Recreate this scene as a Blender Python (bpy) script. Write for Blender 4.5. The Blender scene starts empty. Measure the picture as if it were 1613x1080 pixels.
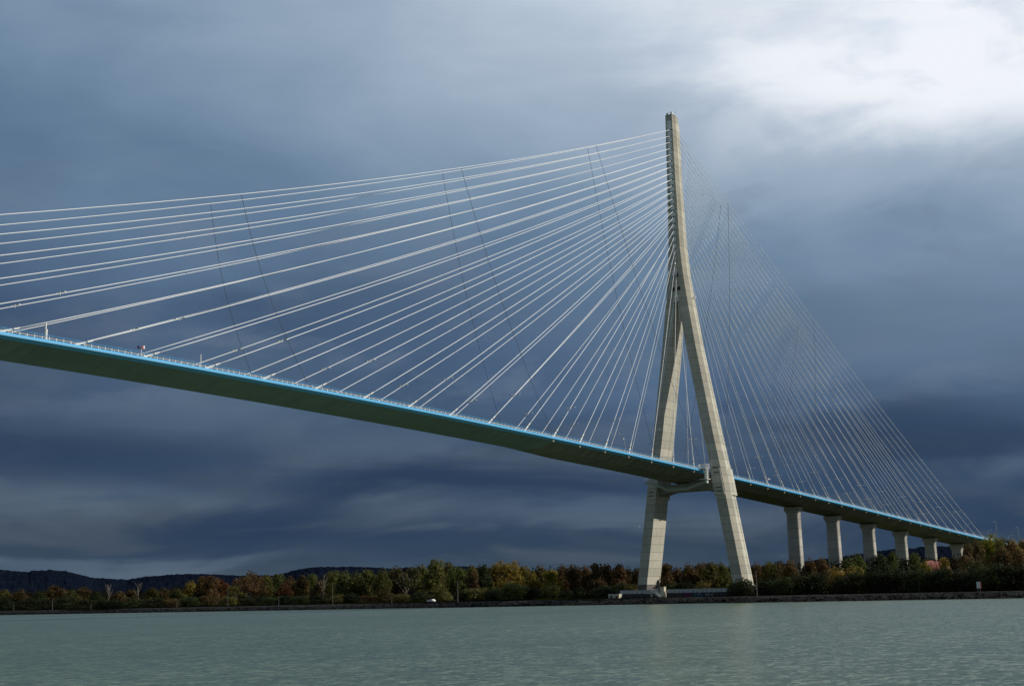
import bpy, bmesh, math, random
from mathutils import Vector, Matrix
R_ = math.radians
scene = bpy.context.scene
COL = scene.collection

# ---------------------------------------------------------------- camera
cam_data = bpy.data.cameras.new('camera')
cam = bpy.data.objects.new('camera', cam_data)
COL.objects.link(cam)
cam_data.sensor_width = 36.0
cam_data.lens = 36.0 * 2041.27 / 1613.0
cam_data.clip_start = 0.5
cam_data.clip_end = 40000
yaw, pitch, roll = R_(38.0994), R_(11.0871), R_(-1.2634)
fwd = Vector((math.cos(pitch)*math.cos(yaw), math.cos(pitch)*math.sin(yaw), math.sin(pitch)))
rgt = Vector((math.sin(yaw), -math.cos(yaw), 0))
upv = rgt.cross(fwd)
rr = math.cos(roll)*rgt + math.sin(roll)*upv
uu = -math.sin(roll)*rgt + math.cos(roll)*upv
m = Matrix((rr, uu, -fwd)).transposed().to_4x4()
m.translation = Vector((-478.096, -280.087, 6.103))
cam.matrix_world = m
scene.camera = cam

# ---------------------------------------------------------------- sun
SUN_AZ, SUN_EL = R_(-58.0), R_(27.0)          # azimuth measured from +X towards +Y
sun_dir = Vector((math.cos(SUN_EL)*math.cos(SUN_AZ), math.cos(SUN_EL)*math.sin(SUN_AZ), math.sin(SUN_EL)))
sl = bpy.data.lights.new('sun', 'SUN')
sl.energy = 3.2
sl.angle = R_(0.53)
sl.color = (1.0, 0.93, 0.80)
so = bpy.data.objects.new('sun', sl)
COL.objects.link(so)
so.rotation_euler = sun_dir.to_track_quat('Z', 'Y').to_euler()

# ---------------------------------------------------------------- exposure
scene.view_settings.view_transform = 'Standard'
scene.view_settings.look = 'None'
scene.view_settings.exposure = 0.0
scene.view_settings.gamma = 1.0
scene.render.resolution_x = 1024
scene.render.resolution_y = 685

def s2l(c):
    c = c/255.0
    return c/12.92 if c <= 0.04045 else ((c+0.055)/1.055)**2.4
def rgb(r, g, b): return (s2l(r), s2l(g), s2l(b), 1.0)

# ---------------------------------------------------------------- world: physical sky behind a storm cloud deck
world = bpy.data.worlds.new('World')
scene.world = world
world.use_nodes = True
wt = world.node_tree
for n in list(wt.nodes): wt.nodes.remove(n)
def wn(kind, **kw):
    n = wt.nodes.new(kind)
    for k, v in kw.items(): setattr(n, k, v)
    return n
def wl(a, b): wt.links.new(a, b)
def wm(op, a, b=None, c=None, clamp=False):
    n = wn('ShaderNodeMath', operation=op, use_clamp=clamp)
    for i, v in enumerate((a, b, c)):
        if v is None: continue
        if isinstance(v, (int, float)): n.inputs[i].default_value = v
        else: wl(v, n.inputs[i])
    return n.outputs[0]
wout = wn('ShaderNodeOutputWorld')
bg = wn('ShaderNodeBackground')
bg.inputs['Strength'].default_value = 0.10
sky = wn('ShaderNodeTexSky', sky_type='NISHITA')
sky.sun_disc = False
sky.sun_elevation = SUN_EL
sky.sun_rotation = math.pi/2 - SUN_AZ
sky.altitude = 5
sky.air_density = 1.0; sky.dust_density = 1.5; sky.ozone_density = 1.0
tc = wn('ShaderNodeTexCoord')
sep = wn('ShaderNodeSeparateXYZ'); wl(tc.outputs['Generated'], sep.inputs[0])
X, Y, Z = sep.outputs
zc = wm('MAXIMUM', Z, 0.0)
az = wm('ARCTAN2', Y, X)                      # radians, +X = 0
# cloud-layer coordinates: the view ray met with a flat layer far overhead
den = wm('ADD', zc, 0.055)
lx = wm('DIVIDE', X, den); ly = wm('DIVIDE', Y, den)
comb = wn('ShaderNodeCombineXYZ'); wl(lx, comb.inputs[0]); wl(ly, comb.inputs[1])
# billow coordinates: bearing and height, flattened towards the horizon
comb2 = wn('ShaderNodeCombineXYZ'); wl(wm('MULTIPLY', az, 2.0), comb2.inputs[0]); wl(wm('MULTIPLY', zc, 9.0), comb2.inputs[1])
def noise(vec, scale, detail, rough, seed, dist=0.0):
    mp = wn('ShaderNodeMapping'); wl(vec, mp.inputs[0]); mp.inputs['Location'].default_value = (seed, seed*0.7, seed*1.3)
    n = wn('ShaderNodeTexNoise'); wl(mp.outputs[0], n.inputs['Vector'])
    n.inputs['Scale'].default_value = scale; n.inputs['Detail'].default_value = detail
    n.inputs['Roughness'].default_value = rough; n.inputs['Distortion'].default_value = dist
    return wm('SUBTRACT', n.outputs[0], 0.5)
n1 = noise(comb.outputs[0], 0.22, 4, 0.5, 3.1, 0.3)
n2 = noise(comb2.outputs[0], 1.1, 5, 0.55, 7.7, 0.4)
n3 = noise(comb2.outputs[0], 3.2, 5, 0.6, 1.9, 0.2)
comb3 = wn('ShaderNodeCombineXYZ'); wl(wm('MULTIPLY', az, 4.6), comb3.inputs[0]); wl(wm('MULTIPLY', zc, 27.0), comb3.inputs[1])
n4 = noise(comb3.outputs[0], 1.0, 6, 0.52, 12.3, 0.7)
comb4 = wn('ShaderNodeCombineXYZ'); wl(wm('MULTIPLY', az, 5.2), comb4.inputs[0]); wl(wm('MULTIPLY', zc, 12.0), comb4.inputs[1])
n5 = noise(comb4.outputs[0], 1.0, 7, 0.5, 31.7, 0.6)
n6 = noise(comb4.outputs[0], 2.4, 6, 0.55, 5.2, 0.3)
azd = wm('SUBTRACT', 0.66, az)                # >0 to the right of the picture's middle bearing
hi = wm('MULTIPLY', zc, 2.4, clamp=True)
t = wm('ADD', zc, wm('MULTIPLY', wm('MULTIPLY', wm('ADD', azd, 0.1), 0.36), hi))
t = wm('ADD', t, wm('MULTIPLY', n1, 0.05))
t = wm('ADD', t, wm('MULTIPLY', n2, 0.10))
t = wm('ADD', t, wm('MULTIPLY', n3, 0.02))
t = wm('ADD', t, wm('MULTIPLY', n5, 0.13))
t = wm('MAXIMUM', t, 0.005)
ramp = wn('ShaderNodeValToRGB')
wl(wm('MULTIPLY', t, 2.0), ramp.inputs[0])
cr = ramp.color_ramp
stops = [(0.00, rgb(62, 79, 95)), (0.05, rgb(54, 71, 90)), (0.13, rgb(46, 65, 90)), (0.24, rgb(56, 78, 105)),
         (0.36, rgb(76, 99, 128)), (0.52, rgb(98, 123, 150)), (0.66, rgb(121, 145, 169)), (0.80, rgb(153, 171, 191)), (0.95, rgb(186, 200, 216)), (1.0, rgb(196, 208, 222))]
cr.elements[0].position = stops[0][0]; cr.elements[0].color = stops[0][1]
cr.elements[1].position = stops[-1][0]; cr.elements[1].color = stops[-1][1]
for p, c in stops[1:-1]:
    e = cr.elements.new(p); e.color = c
def mixc(fac, a, b, mode='MIX'):
    n = wn('ShaderNodeMix', data_type='RGBA', blend_type=mode)
    if isinstance(fac, (int, float)): n.inputs[0].default_value = fac
    else: wl(fac, n.inputs[0])
    for i, v in ((6, a), (7, b)):
        if isinstance(v, tuple): n.inputs[i].default_value = v
        else: wl(v, n.inputs[i])
    return n.outputs[2]
def smooth(v, lo, hi_):
    n = wn('ShaderNodeMapRange', interpolation_type='SMOOTHSTEP')
    wl(v, n.inputs[0]); n.inputs[1].default_value = lo; n.inputs[2].default_value = hi_
    return n.outputs[0]
# paler torn bands low over the horizon
band = wm('MULTIPLY', smooth(n4, -0.06, 0.16), wm('SUBTRACT', 1.0, smooth(wm('ADD', Z, wm('MULTIPLY', n5, 0.12)), 0.07, 0.17)))
storm = mixc(wm('MULTIPLY', band, 0.5), ramp.outputs[0], rgb(86, 97, 108))
# grey veils across the blue of the middle heights
veil = wm('MULTIPLY', smooth(n6, -0.02, 0.2), wm('MULTIPLY', smooth(Z, 0.08, 0.16), wm('SUBTRACT', 1.0, smooth(Z, 0.26, 0.36))))
storm = mixc(wm('MULTIPLY', veil, 0.35), storm, rgb(112, 126, 146))
# broad lighter and heavier cloud masses: bearing, height, half-widths, torn at the edges by the billow noise
CLOUDS = (('L', 0.944, 0.1445, 0.123, 0.0209, .42), ('L', 0.758, 0.1165, 0.098, 0.0168, .40), ('L', 0.432, 0.2011, 0.106, 0.0234, .40),
          ('L', 1.017, 0.0815, 0.089, 0.0100, .55), ('L', 0.632, 0.0636, 0.097, 0.0086, .55), ('L', 0.314, 0.0824, 0.063, 0.0081, .45),
          ('L', 0.989, 0.0316, 0.112, 0.0054, .6), ('L', 0.307, 0.1639, 0.068, 0.0181, .28), ('L', 0.889, 0.1689, 0.072, 0.0189, .25),
          ('D', 1.019, 0.1200, 0.117, 0.0173, .75), ('D', 0.695, 0.0857, 0.127, 0.0135, .75), ('D', 0.369, 0.1084, 0.096, 0.0323, .80),
          ('D', 0.886, 0.0535, 0.104, 0.0075, .60), ('D', 0.787, 0.2220, 0.130, 0.0285, .35), ('D', 1.036, 0.1964, 0.067, 0.0270, .35))
waz = wm('ADD', az, wm('ADD', wm('MULTIPLY', n5, 0.45), wm('MULTIPLY', n6, 0.12)))
wz_ = wm('ADD', Z, wm('ADD', wm('MULTIPLY', n4, 0.035), wm('MULTIPLY', n5, 0.05)))
for kind_ in ('D', 'L'):
    acc = None
    for (kk, a0, z0, sa, sz, f_) in CLOUDS:
        if kk != kind_: continue
        da = wm('DIVIDE', wm('SUBTRACT', waz, a0), sa); dz = wm('DIVIDE', wm('SUBTRACT', wz_, z0), sz)
        r2 = wm('ADD', wm('MULTIPLY', da, da), wm('MULTIPLY', dz, dz))
        g_ = wm('MULTIPLY', wm('EXPONENT', wm('MULTIPLY', r2, -0.8)), f_)
        acc = g_ if acc is None else wm('ADD', acc, g_, clamp=True)
    storm = mixc(acc, storm, rgb(42, 60, 86) if kind_ == 'D' else rgb(95, 113, 131))
# the bright break in the cloud, high on the right
cut = wm('ADD', wm('ADD', wm('ADD', Z, wm('MULTIPLY', azd, 0.08)), wm('MULTIPLY', n2, 0.08)), wm('ADD', wm('MULTIPLY', n5, 0.075), wm('MULTIPLY', n6, 0.035)))
brk = wm('MULTIPLY', smooth(cut, 0.335, 0.400), smooth(wm('ADD', azd, wm('MULTIPLY', n2, 0.4)), 0.06, 0.34))
storm = mixc(wm('MULTIPLY', brk, 0.95, clamp=True), storm, mixc(smooth(wm('ADD', n6, n5), -0.2, 0.05), rgb(218, 226, 238), rgb(242, 246, 252)))
blu = wm('MULTIPLY', smooth(n3, 0.05, 0.14), wm('MULTIPLY', smooth(Z, 0.385, 0.42), smooth(azd, 0.15, 0.3)))
storm = mixc(wm('MULTIPLY', blu, 0.5), storm, rgb(196, 216, 242))
# the cloud deck covers the bearing of the bridge; open sky with white cloud elsewhere
front = smooth(wm('ADD', wm('MULTIPLY', X, 0.79), wm('MULTIPLY', Y, 0.61)), -0.25, 0.45)
storm10 = mixc(1.0, storm, (10.0, 10.0, 10.0, 1.0), 'MULTIPLY')
opensky = mixc(wm('MULTIPLY', smooth(n1, -0.1, 0.12), 0.6), mixc(1.0, mixc(1.0, sky.outputs[0], (0.6, 0.6, 0.6, 1.0), 'MULTIPLY'), (1.6, 2.0, 2.6, 1.0), 'DARKEN'), (1.6, 2.0, 2.5, 1.0))
final = mixc(front, opensky, storm10)
wl(final, bg.inputs['Color'])
wl(bg.outputs[0], wout.inputs[0])

# ---------------------------------------------------------------- materials
def mat(name, color, rough=0.8, metal=0.0, spec=0.3):
    mt = bpy.data.materials.new(name); mt.use_nodes = True
    b = mt.node_tree.nodes['Principled BSDF']
    b.inputs['Base Color'].default_value = (*color, 1); b.inputs['Roughness'].default_value = rough
    b.inputs['Metallic'].default_value = metal; b.inputs['Specular IOR Level'].default_value = spec
    return mt
class NT:
    def __init__(s, mt): s.t = mt.node_tree; s.b = s.t.nodes['Principled BSDF']
    def n(s, kind, **kw):
        n = s.t.nodes.new(kind)
        for k, v in kw.items(): setattr(n, k, v)
        return n
    def l(s, a, b): s.t.links.new(a, b)
    def m(s, op, a, b=None, c=None, clamp=False):
        n = s.n('ShaderNodeMath', operation=op, use_clamp=clamp)
        for i, v in enumerate((a, b, c)):
            if v is None: continue
            if isinstance(v, (int, float)): n.inputs[i].default_value = v
            else: s.l(v, n.inputs[i])
        return n.outputs[0]
    def mix(s, f, a, b, mode='MIX'):
        n = s.n('ShaderNodeMix', data_type='RGBA', blend_type=mode)
        if isinstance(f, (int, float)): n.inputs[0].default_value = f
        else: s.l(f, n.inputs[0])
        for i, v in ((6, a), (7, b)):
            if isinstance(v, tuple): n.inputs[i].default_value = v if len(v) == 4 else (*v, 1)
            else: s.l(v, n.inputs[i])
        return n.outputs[2]
    def pos(s): return s.n('ShaderNodeNewGeometry').outputs['Position']
    def noise(s, vec, scale, detail=4, rough=0.55, sc=None):
        if sc:
            mp = s.n('ShaderNodeMapping'); s.l(vec, mp.inputs[0]); mp.inputs['Scale'].default_value = sc; vec = mp.outputs[0]
        n = s.n('ShaderNodeTexNoise'); s.l(vec, n.inputs['Vector'])
        n.inputs['Scale'].default_value = scale; n.inputs['Detail'].default_value = detail; n.inputs['Roughness'].default_value = rough
        return n.outputs[0]
    def ramp(s, v, stops):
        r = s.n('ShaderNodeValToRGB'); s.l(v, r.inputs[0]); cr = r.color_ramp
        cr.elements[0].position = stops[0][0]; cr.elements[0].color = (*stops[0][1], 1)
        cr.elements[1].position = stops[-1][0]; cr.elements[1].color = (*stops[-1][1], 1)
        for p, c in stops[1:-1]: cr.elements.new(p).color = (*c, 1)
        return r.outputs[0]
    def bump(s, h, strength, dist=0.1):
        b = s.n('ShaderNodeBump'); s.l(h, b.inputs['Height']); b.inputs['Strength'].default_value = strength; b.inputs['Distance'].default_value = dist
        s.l(b.outputs[0], s.b.inputs['Normal'])

def concrete(name, base, lift=3.6, vert=False, dark=0.55):
    mt = mat(name, base, 0.85); q = NT(mt); p = q.pos()
    sp = q.n('ShaderNodeSeparateXYZ'); q.l(p, sp.inputs[0])
    f = q.m('DIVIDE', sp.outputs[2], lift)
    fr = q.m('FRACT', f)
    joint = q.m('LESS_THAN', fr, 0.045)
    fl = q.m('FLOOR', f)
    wn_ = q.n('ShaderNodeTexWhiteNoise', noise_dimensions='1D'); q.l(fl, wn_.inputs['W'])
    tone = q.m('MULTIPLY_ADD', wn_.outputs[0], 0.22, 0.87)
    big = q.noise(p, 0.12, 5, 0.6)
    streak = q.noise(p, 1.0, 4, 0.6, (1.3, 1.3, 0.05))
    fine = q.noise(p, 1.7, 5, 0.65)
    v = q.m('MULTIPLY', tone, q.m('MULTIPLY_ADD', big, 0.5, 0.75))
    v = q.m('MULTIPLY', v, q.m('MULTIPLY_ADD', streak, 0.55, 0.73))
    v = q.m('MULTIPLY', v, q.m('MULTIPLY_ADD', fine, 0.3, 0.85))
    v = q.m('MULTIPLY', v, q.m('MULTIPLY_ADD', joint, -dark, 1.0))
    if vert:
        j2 = q.m('LESS_THAN', q.m('FRACT', q.m('DIVIDE', sp.outputs[1], 2.02)), 0.06)
        v = q.m('MULTIPLY', v, q.m('MULTIPLY_ADD', j2, -0.2, 1.0))
    c = q.n('ShaderNodeCombineColor')
    col = q.mix(1.0, (*base, 1), v, 'MULTIPLY')
    q.l(col, q.b.inputs['Base Color'])
    q.bump(fine, 0.25, 0.05)
    return mt
M = {}
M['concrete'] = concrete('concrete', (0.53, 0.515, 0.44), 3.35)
M['outer_face'] = concrete('outer_face_concrete', (0.345, 0.33, 0.275), 3.35)  # darker concrete for the outer faces of legs and shaft
M['pier'] = concrete('pier_concrete', (0.44, 0.43, 0.39), 4.4, True, 0.45)
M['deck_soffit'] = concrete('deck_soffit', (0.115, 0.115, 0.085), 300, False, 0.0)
M['base_dark'] = concrete('plinth_concrete', (0.17, 0.16, 0.15), 2.4)
M['beam'] = concrete('beam_concrete', (0.30, 0.29, 0.25), 300, False, 0.0)
M['walk'] = mat('walkway_concrete', (0.42, 0.44, 0.38), 0.8)

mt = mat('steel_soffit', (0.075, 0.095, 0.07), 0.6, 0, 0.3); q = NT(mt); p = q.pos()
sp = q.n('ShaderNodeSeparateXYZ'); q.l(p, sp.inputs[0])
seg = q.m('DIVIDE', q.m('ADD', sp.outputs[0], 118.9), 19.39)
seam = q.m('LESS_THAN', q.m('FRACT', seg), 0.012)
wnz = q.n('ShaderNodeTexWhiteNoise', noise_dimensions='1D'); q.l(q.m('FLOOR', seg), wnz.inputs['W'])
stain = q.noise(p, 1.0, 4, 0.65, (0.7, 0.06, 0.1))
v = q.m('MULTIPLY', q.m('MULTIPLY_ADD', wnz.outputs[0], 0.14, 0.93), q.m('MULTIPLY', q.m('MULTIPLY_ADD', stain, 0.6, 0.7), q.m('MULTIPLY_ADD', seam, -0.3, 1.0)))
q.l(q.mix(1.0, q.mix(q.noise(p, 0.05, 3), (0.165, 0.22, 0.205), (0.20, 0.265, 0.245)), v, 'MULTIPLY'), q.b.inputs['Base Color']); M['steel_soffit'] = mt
# ribbed concrete underside: transverse formwork marks
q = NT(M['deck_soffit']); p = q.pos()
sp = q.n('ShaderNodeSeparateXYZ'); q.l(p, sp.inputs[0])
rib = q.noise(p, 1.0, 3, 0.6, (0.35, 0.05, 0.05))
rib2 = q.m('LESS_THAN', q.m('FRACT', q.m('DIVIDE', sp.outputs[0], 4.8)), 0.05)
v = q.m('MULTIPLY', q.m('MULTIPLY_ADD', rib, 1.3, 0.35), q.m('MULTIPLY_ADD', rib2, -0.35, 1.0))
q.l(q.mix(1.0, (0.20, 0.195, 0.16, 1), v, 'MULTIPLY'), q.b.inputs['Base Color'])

M['cyan'] = mat('cyan_paint', (0.10, 0.44, 0.80), 0.45, 0, 0.4)
M['white_steel'] = mat('white_paint', (0.80, 0.80, 0.77), 0.4, 0, 0.4)
M['cable'] = mat('cable_sheath', (0.90, 0.93, 0.97), 0.45, 0, 0.4)
M['rope'] = mat('dark_rope', (0.07, 0.08, 0.095), 0.7)
M['dark'] = mat('dark_steel', (0.03, 0.03, 0.035), 0.6)
M['box'] = mat('pale_steel', (0.92, 0.95, 0.95), 0.45, 0, 0.4)
q = NT(M['box']); p = q.pos(); sp = q.n('ShaderNodeSeparateXYZ'); q.l(p, sp.inputs[0])
j = q.m('LESS_THAN', q.m('FRACT', q.m('DIVIDE', q.m('SUBTRACT', sp.outputs[2], 150.6), 2.85)), 0.06)
q.l(q.mix(j, (0.92, 0.95, 0.95), (0.2, 0.24, 0.26)), q.b.inputs['Base Color'])
M['asphalt'] = mat('asphalt', (0.05, 0.05, 0.052), 0.9)
M['galv'] = mat('galvanised_steel', (0.50, 0.52, 0.52), 0.5, 0.3)
M['wood_pale'] = mat('pale_bark', (0.18, 0.155, 0.125), 0.9)
M['polegrey'] = mat('weathered_pole', (0.20, 0.20, 0.19), 0.8)
M['bark'] = mat('bark', (0.11, 0.085, 0.06), 0.9)
M['black'] = mat('black_paint', (0.012, 0.012, 0.013), 0.5)
M['navy'] = mat('navy_paint', (0.015, 0.03, 0.11), 0.5)
M['red'] = mat('red_paint', (0.45, 0.04, 0.02), 0.5)
M['glass'] = mat('dark_glass', (0.02, 0.025, 0.03), 0.1, 0, 0.6)
M['rubber'] = mat('rubber', (0.02, 0.02, 0.02), 0.9)
M['cream'] = mat('cream_paint', (0.62, 0.58, 0.46), 0.6)
M['lens'] = mat('lamp_glass', (0.75, 0.75, 0.70), 0.3)
M['panel'] = mat('grey_panels', (0.40, 0.46, 0.48), 0.5, 0.2)
mt = mat('red_roof', (0.36, 0.12, 0.075), 0.7); q = NT(mt); p = q.pos()
q.l(q.mix(q.noise(p, 0.5, 4), (0.28, 0.08, 0.05), (0.42, 0.17, 0.11)), q.b.inputs['Base Color']); M['roof'] = mt

# foliage: colour carried by each object, light and dark leaves carried by the mesh
def leafy(q, colour):
    tr = q.n('ShaderNodeBsdfTranslucent'); q.l(colour, tr.inputs['Color'])
    mx_ = q.n('ShaderNodeMixShader'); mx_.inputs[0].default_value = 0.42
    out = q.t.nodes['Material Output']
    q.l(q.b.outputs[0], mx_.inputs[1]); q.l(tr.outputs[0], mx_.inputs[2]); q.l(mx_.outputs[0], out.inputs['Surface'])
mt = mat('foliage', (0.08, 0.08, 0.03), 0.75, 0, 0.15); q = NT(mt)
oi = q.n('ShaderNodeObjectInfo'); at_ = q.n('ShaderNodeAttribute', attribute_name='tint')
lc = q.mix(1.0, oi.outputs['Color'], at_.outputs['Color'], 'MULTIPLY'); q.l(lc, q.b.inputs['Base Color']); leafy(q, lc)
M['leaf'] = mt
mt = mat('woodland_leaves', (0.08, 0.08, 0.03), 0.8, 0, 0.1); q = NT(mt)
at_ = q.n('ShaderNodeAttribute', attribute_name='tint'); q.l(at_.outputs['Color'], q.b.inputs['Base Color']); leafy(q, at_.outputs['Color']); M['wood'] = mt

mt = mat('hill_woods', (0.012, 0.018, 0.03), 0.95, 0, 0.0); q = NT(mt); p = q.pos()
q.l(q.ramp(q.noise(p, 0.02, 5, 0.6), [(0.35, (0.004, 0.007, 0.016)), (0.65, (0.008, 0.012, 0.022))]), q.b.inputs['Base Color']); M['hill'] = mt
mt = mat('meadow', (0.06, 0.07, 0.025), 0.95, 0, 0.1); q = NT(mt); p = q.pos()
q.l(q.ramp(q.noise(p, 0.06, 6, 0.65), [(0.3, (0.02, 0.028, 0.010)), (0.55, (0.05, 0.065, 0.018)), (0.75, (0.10, 0.095, 0.03))]), q.b.inputs['Base Color']); M['ground'] = mt
mt = mat('bank_stone', (0.04, 0.035, 0.03), 0.9, 0, 0.2); q = NT(mt); p = q.pos()
vor = q.n('ShaderNodeTexVoronoi'); q.l(p, vor.inputs['Vector']); vor.inputs['Scale'].default_value = 0.9
sp = q.n('ShaderNodeSeparateXYZ'); q.l(p, sp.inputs[0])
wet = q.m('MULTIPLY_ADD', sp.outputs[2], 0.45, -1.15, clamp=True)
c1 = q.mix(q.noise(p, 0.25, 5), (0.010, 0.009, 0.009), (0.028, 0.024, 0.020))
c2 = q.mix(wet, (0.005, 0.006, 0.006), c1)
q.l(q.mix(0.5, c2, vor.outputs['Color'], 'OVERLAY'), q.b.inputs['Base Color']); q.l(c2, q.b.inputs['Base Color'])
q.bump(vor.outputs['Distance'], 0.8, 0.5); M['stone'] = mt
mt = mat('gravel_path', (0.14, 0.115, 0.09), 0.95); q = NT(mt); p = q.pos()
q.l(q.mix(q.noise(p, 0.4, 5), (0.032, 0.027, 0.022), (0.065, 0.052, 0.042)), q.b.inputs['Base Color']); M['path'] = mt

mt = mat('river_water', (0.10, 0.14, 0.125), 0.24, 0, 0.38); q = NT(mt); p = q.pos()
patch = q.noise(p, 0.012, 3, 0.5)
def wave(scale, k, sc, detail=2):
    mp = q.n('ShaderNodeMapping'); q.l(p, mp.inputs[0]); mp.inputs['Scale'].default_value = sc; mp.inputs['Rotation'].default_value = (0, 0, 0.5)
    n = q.n('ShaderNodeTexNoise'); q.l(mp.outputs[0], n.inputs['Vector']); n.inputs['Scale'].default_value = scale; n.inputs['Detail'].default_value = detail; n.inputs['Roughness'].default_value = 0.6
    v1 = q.n('ShaderNodeVectorMath', operation='SUBTRACT'); q.l(n.outputs['Color'], v1.inputs[0]); v1.inputs[1].default_value = (.5, .5, .5)
    v2 = q.n('ShaderNodeVectorMath', operation='MULTIPLY'); q.l(v1.outputs[0], v2.inputs[0]); v2.inputs[1].default_value = (k, k, 0)
    return v2.outputs[0]
def vadd(a, b_):
    v = q.n('ShaderNodeVectorMath', operation='ADD'); q.l(a, v.inputs[0])
    if isinstance(b_, tuple): v.inputs[1].default_value = b_
    else: q.l(b_, v.inputs[1])
    return v.outputs[0]
slopes = vadd(vadd(wave(0.8, 0.8, (0.75, 1.1, 1)), wave(2.4, 1.4, (0.8, 1.1, 1), 3)), wave(0.09, 0.2, (0.6, 1.0, 1)))
pm = q.n('ShaderNodeVectorMath', operation='SCALE'); q.l(slopes, pm.inputs[0]); q.l(q.m('MULTIPLY_ADD', patch, 0.8, 0.75), pm.inputs['Scale'])
nm_ = q.n('ShaderNodeVectorMath', operation='NORMALIZE'); q.l(vadd(pm.outputs[0], (0, 0, 1)), nm_.inputs[0])
q.l(nm_.outputs[0], q.b.inputs['Normal'])
q.l(q.mix(patch, (0.074, 0.116, 0.074), (0.116, 0.168, 0.110)), q.b.inputs['Base Color'])
q.b.inputs['IOR'].default_value = 1.33
M['water'] = mt
mt = mat('graffiti_wall', (0.06, 0.055, 0.06), 0.85); M['wall'] = mt
q = NT(mt); p = q.pos()
q.l(q.mix(q.noise(p, 0.5, 5), (0.035, 0.033, 0.04), (0.10, 0.09, 0.09)), q.b.inputs['Base Color'])
M['magenta'] = mat('magenta_paint', (0.30, 0.02, 0.18), 0.7)
M['skyblue'] = mat('sky_blue_paint', (0.05, 0.22, 0.42), 0.7)
M['offwhite'] = mat('off_white_paint', (0.34, 0.36, 0.40), 0.7)
M['grass'] = mat('grass_blades', (0.10, 0.12, 0.03), 0.9, 0, 0.1)

# ---------------------------------------------------------------- mesh helpers
def obj(name, bm, material, parent=None, smooth=False):
    me = bpy.data.meshes.new(name)
    bm.to_mesh(me); bm.free()
    for x in (material if isinstance(material, (list, tuple)) else [material]): me.materials.append(x)
    if smooth:
        for p in me.polygons: p.use_smooth = True
    o = bpy.data.objects.new(name, me); COL.objects.link(o)
    if parent is not None: o.parent = parent
    return o
def empty(name, loc, rz=0.0):
    o = bpy.data.objects.new(name, None); COL.objects.link(o); o.location = loc; o.rotation_euler = (0, 0, rz)
    o.empty_display_size = 1
    return o
def tag(o, label=None, cat=None, group=None, kind=None):
    if label: o['label'] = label
    if cat: o['category'] = cat
    if group: o['group'] = group
    if kind: o['kind'] = kind
    return o
def B(): return bmesh.new()
def box(bm, x0, x1, y0, y1, z0, z1, mi=0):
    v = [bm.verts.new((x, y, z)) for x in (x0, x1) for y in (y0, y1) for z in (z0, z1)]
    for f in ((0, 1, 3, 2), (4, 6, 7, 5), (0, 4, 5, 1), (2, 3, 7, 6), (0, 2, 6, 4), (1, 5, 7, 3)):
        bm.faces.new([v[i] for i in f]).material_index = mi
def obox(bm, c, ax, ay, az_, mi=0):
    c = Vector(c); ax, ay, az_ = Vector(ax), Vector(ay), Vector(az_)
    v = [bm.verts.new(c + sx*ax + sy*ay + sz*az_) for sx in (-1, 1) for sy in (-1, 1) for sz in (-1, 1)]
    for f in ((0, 1, 3, 2), (4, 6, 7, 5), (0, 4, 5, 1), (2, 3, 7, 6), (0, 2, 6, 4), (1, 5, 7, 3)):
        bm.faces.new([v[i] for i in f]).material_index = mi
def tube(bm, pts, rad, n=6, mi=0, cap=True):
    pts = [Vector(p) for p in pts]
    if not isinstance(rad, (list, tuple)): rad = [rad]*len(pts)
    rings = []
    for i, p in enumerate(pts):
        d = (pts[min(i+1, len(pts)-1)] - pts[max(i-1, 0)]).normalized()
        a = d.cross(Vector((0, 0, 1)))
        if a.length < 1e-3: a = d.cross(Vector((1, 0, 0)))
        a.normalize(); b = d.cross(a)
        rings.append([bm.verts.new(p + rad[i]*(math.cos(2*math.pi*k/n)*a + math.sin(2*math.pi*k/n)*b)) for k in range(n)])
    for r0, r1 in zip(rings, rings[1:]):
        for k in range(n):
            bm.faces.new((r0[k], r0[(k+1) % n], r1[(k+1) % n], r1[k])).material_index = mi
    if cap:
        bm.faces.new(rings[0][::-1]).material_index = mi; bm.faces.new(rings[-1]).material_index = mi
def loft(bm, rings, mi=0, cap=True):
    vs = [[bm.verts.new(p) for p in r] for r in rings]
    n = len(vs[0])
    for a, b in zip(vs, vs[1:]):
        for k in range(n):
            m_ = mi[k] if isinstance(mi, (list, tuple)) else mi
            bm.faces.new((a[k], a[(k+1) % n], b[(k+1) % n], b[k])).material_index = m_
    if cap:
        m_ = mi[0] if isinstance(mi, (list, tuple)) else mi
        bm.faces.new(vs[0][::-1]).material_index = m_; bm.faces.new(vs[-1]).material_index = m_
def fix(bm): bmesh.ops.recalc_face_normals(bm, faces=bm.faces); return bm
def dome(bm, c, rx, ry, rz, n=24, rings=8, mi=0):
    rs = []
    for i in range(rings):
        a = i/rings*math.pi/2
        rs.append([bm.verts.new((c[0]+rx*math.cos(a)*math.cos(2*math.pi*k/n), c[1]+ry*math.cos(a)*math.sin(2*math.pi*k/n), c[2]+rz*math.sin(a))) for k in range(n)])
    top = bm.verts.new((c[0], c[1], c[2]+rz))
    for a, b in zip(rs, rs[1:]):
        for k in range(n): bm.faces.new((a[k], a[(k+1) % n], b[(k+1) % n], b[k])).material_index = mi
    for k in range(n): bm.faces.new((rs[-1][k], rs[-1][(k+1) % n], top)).material_index = mi

WATER_Z, GROUND_Z = 2.3, 4.6
SHORE_X = -45.0
rnd = random.Random(11)

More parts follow.
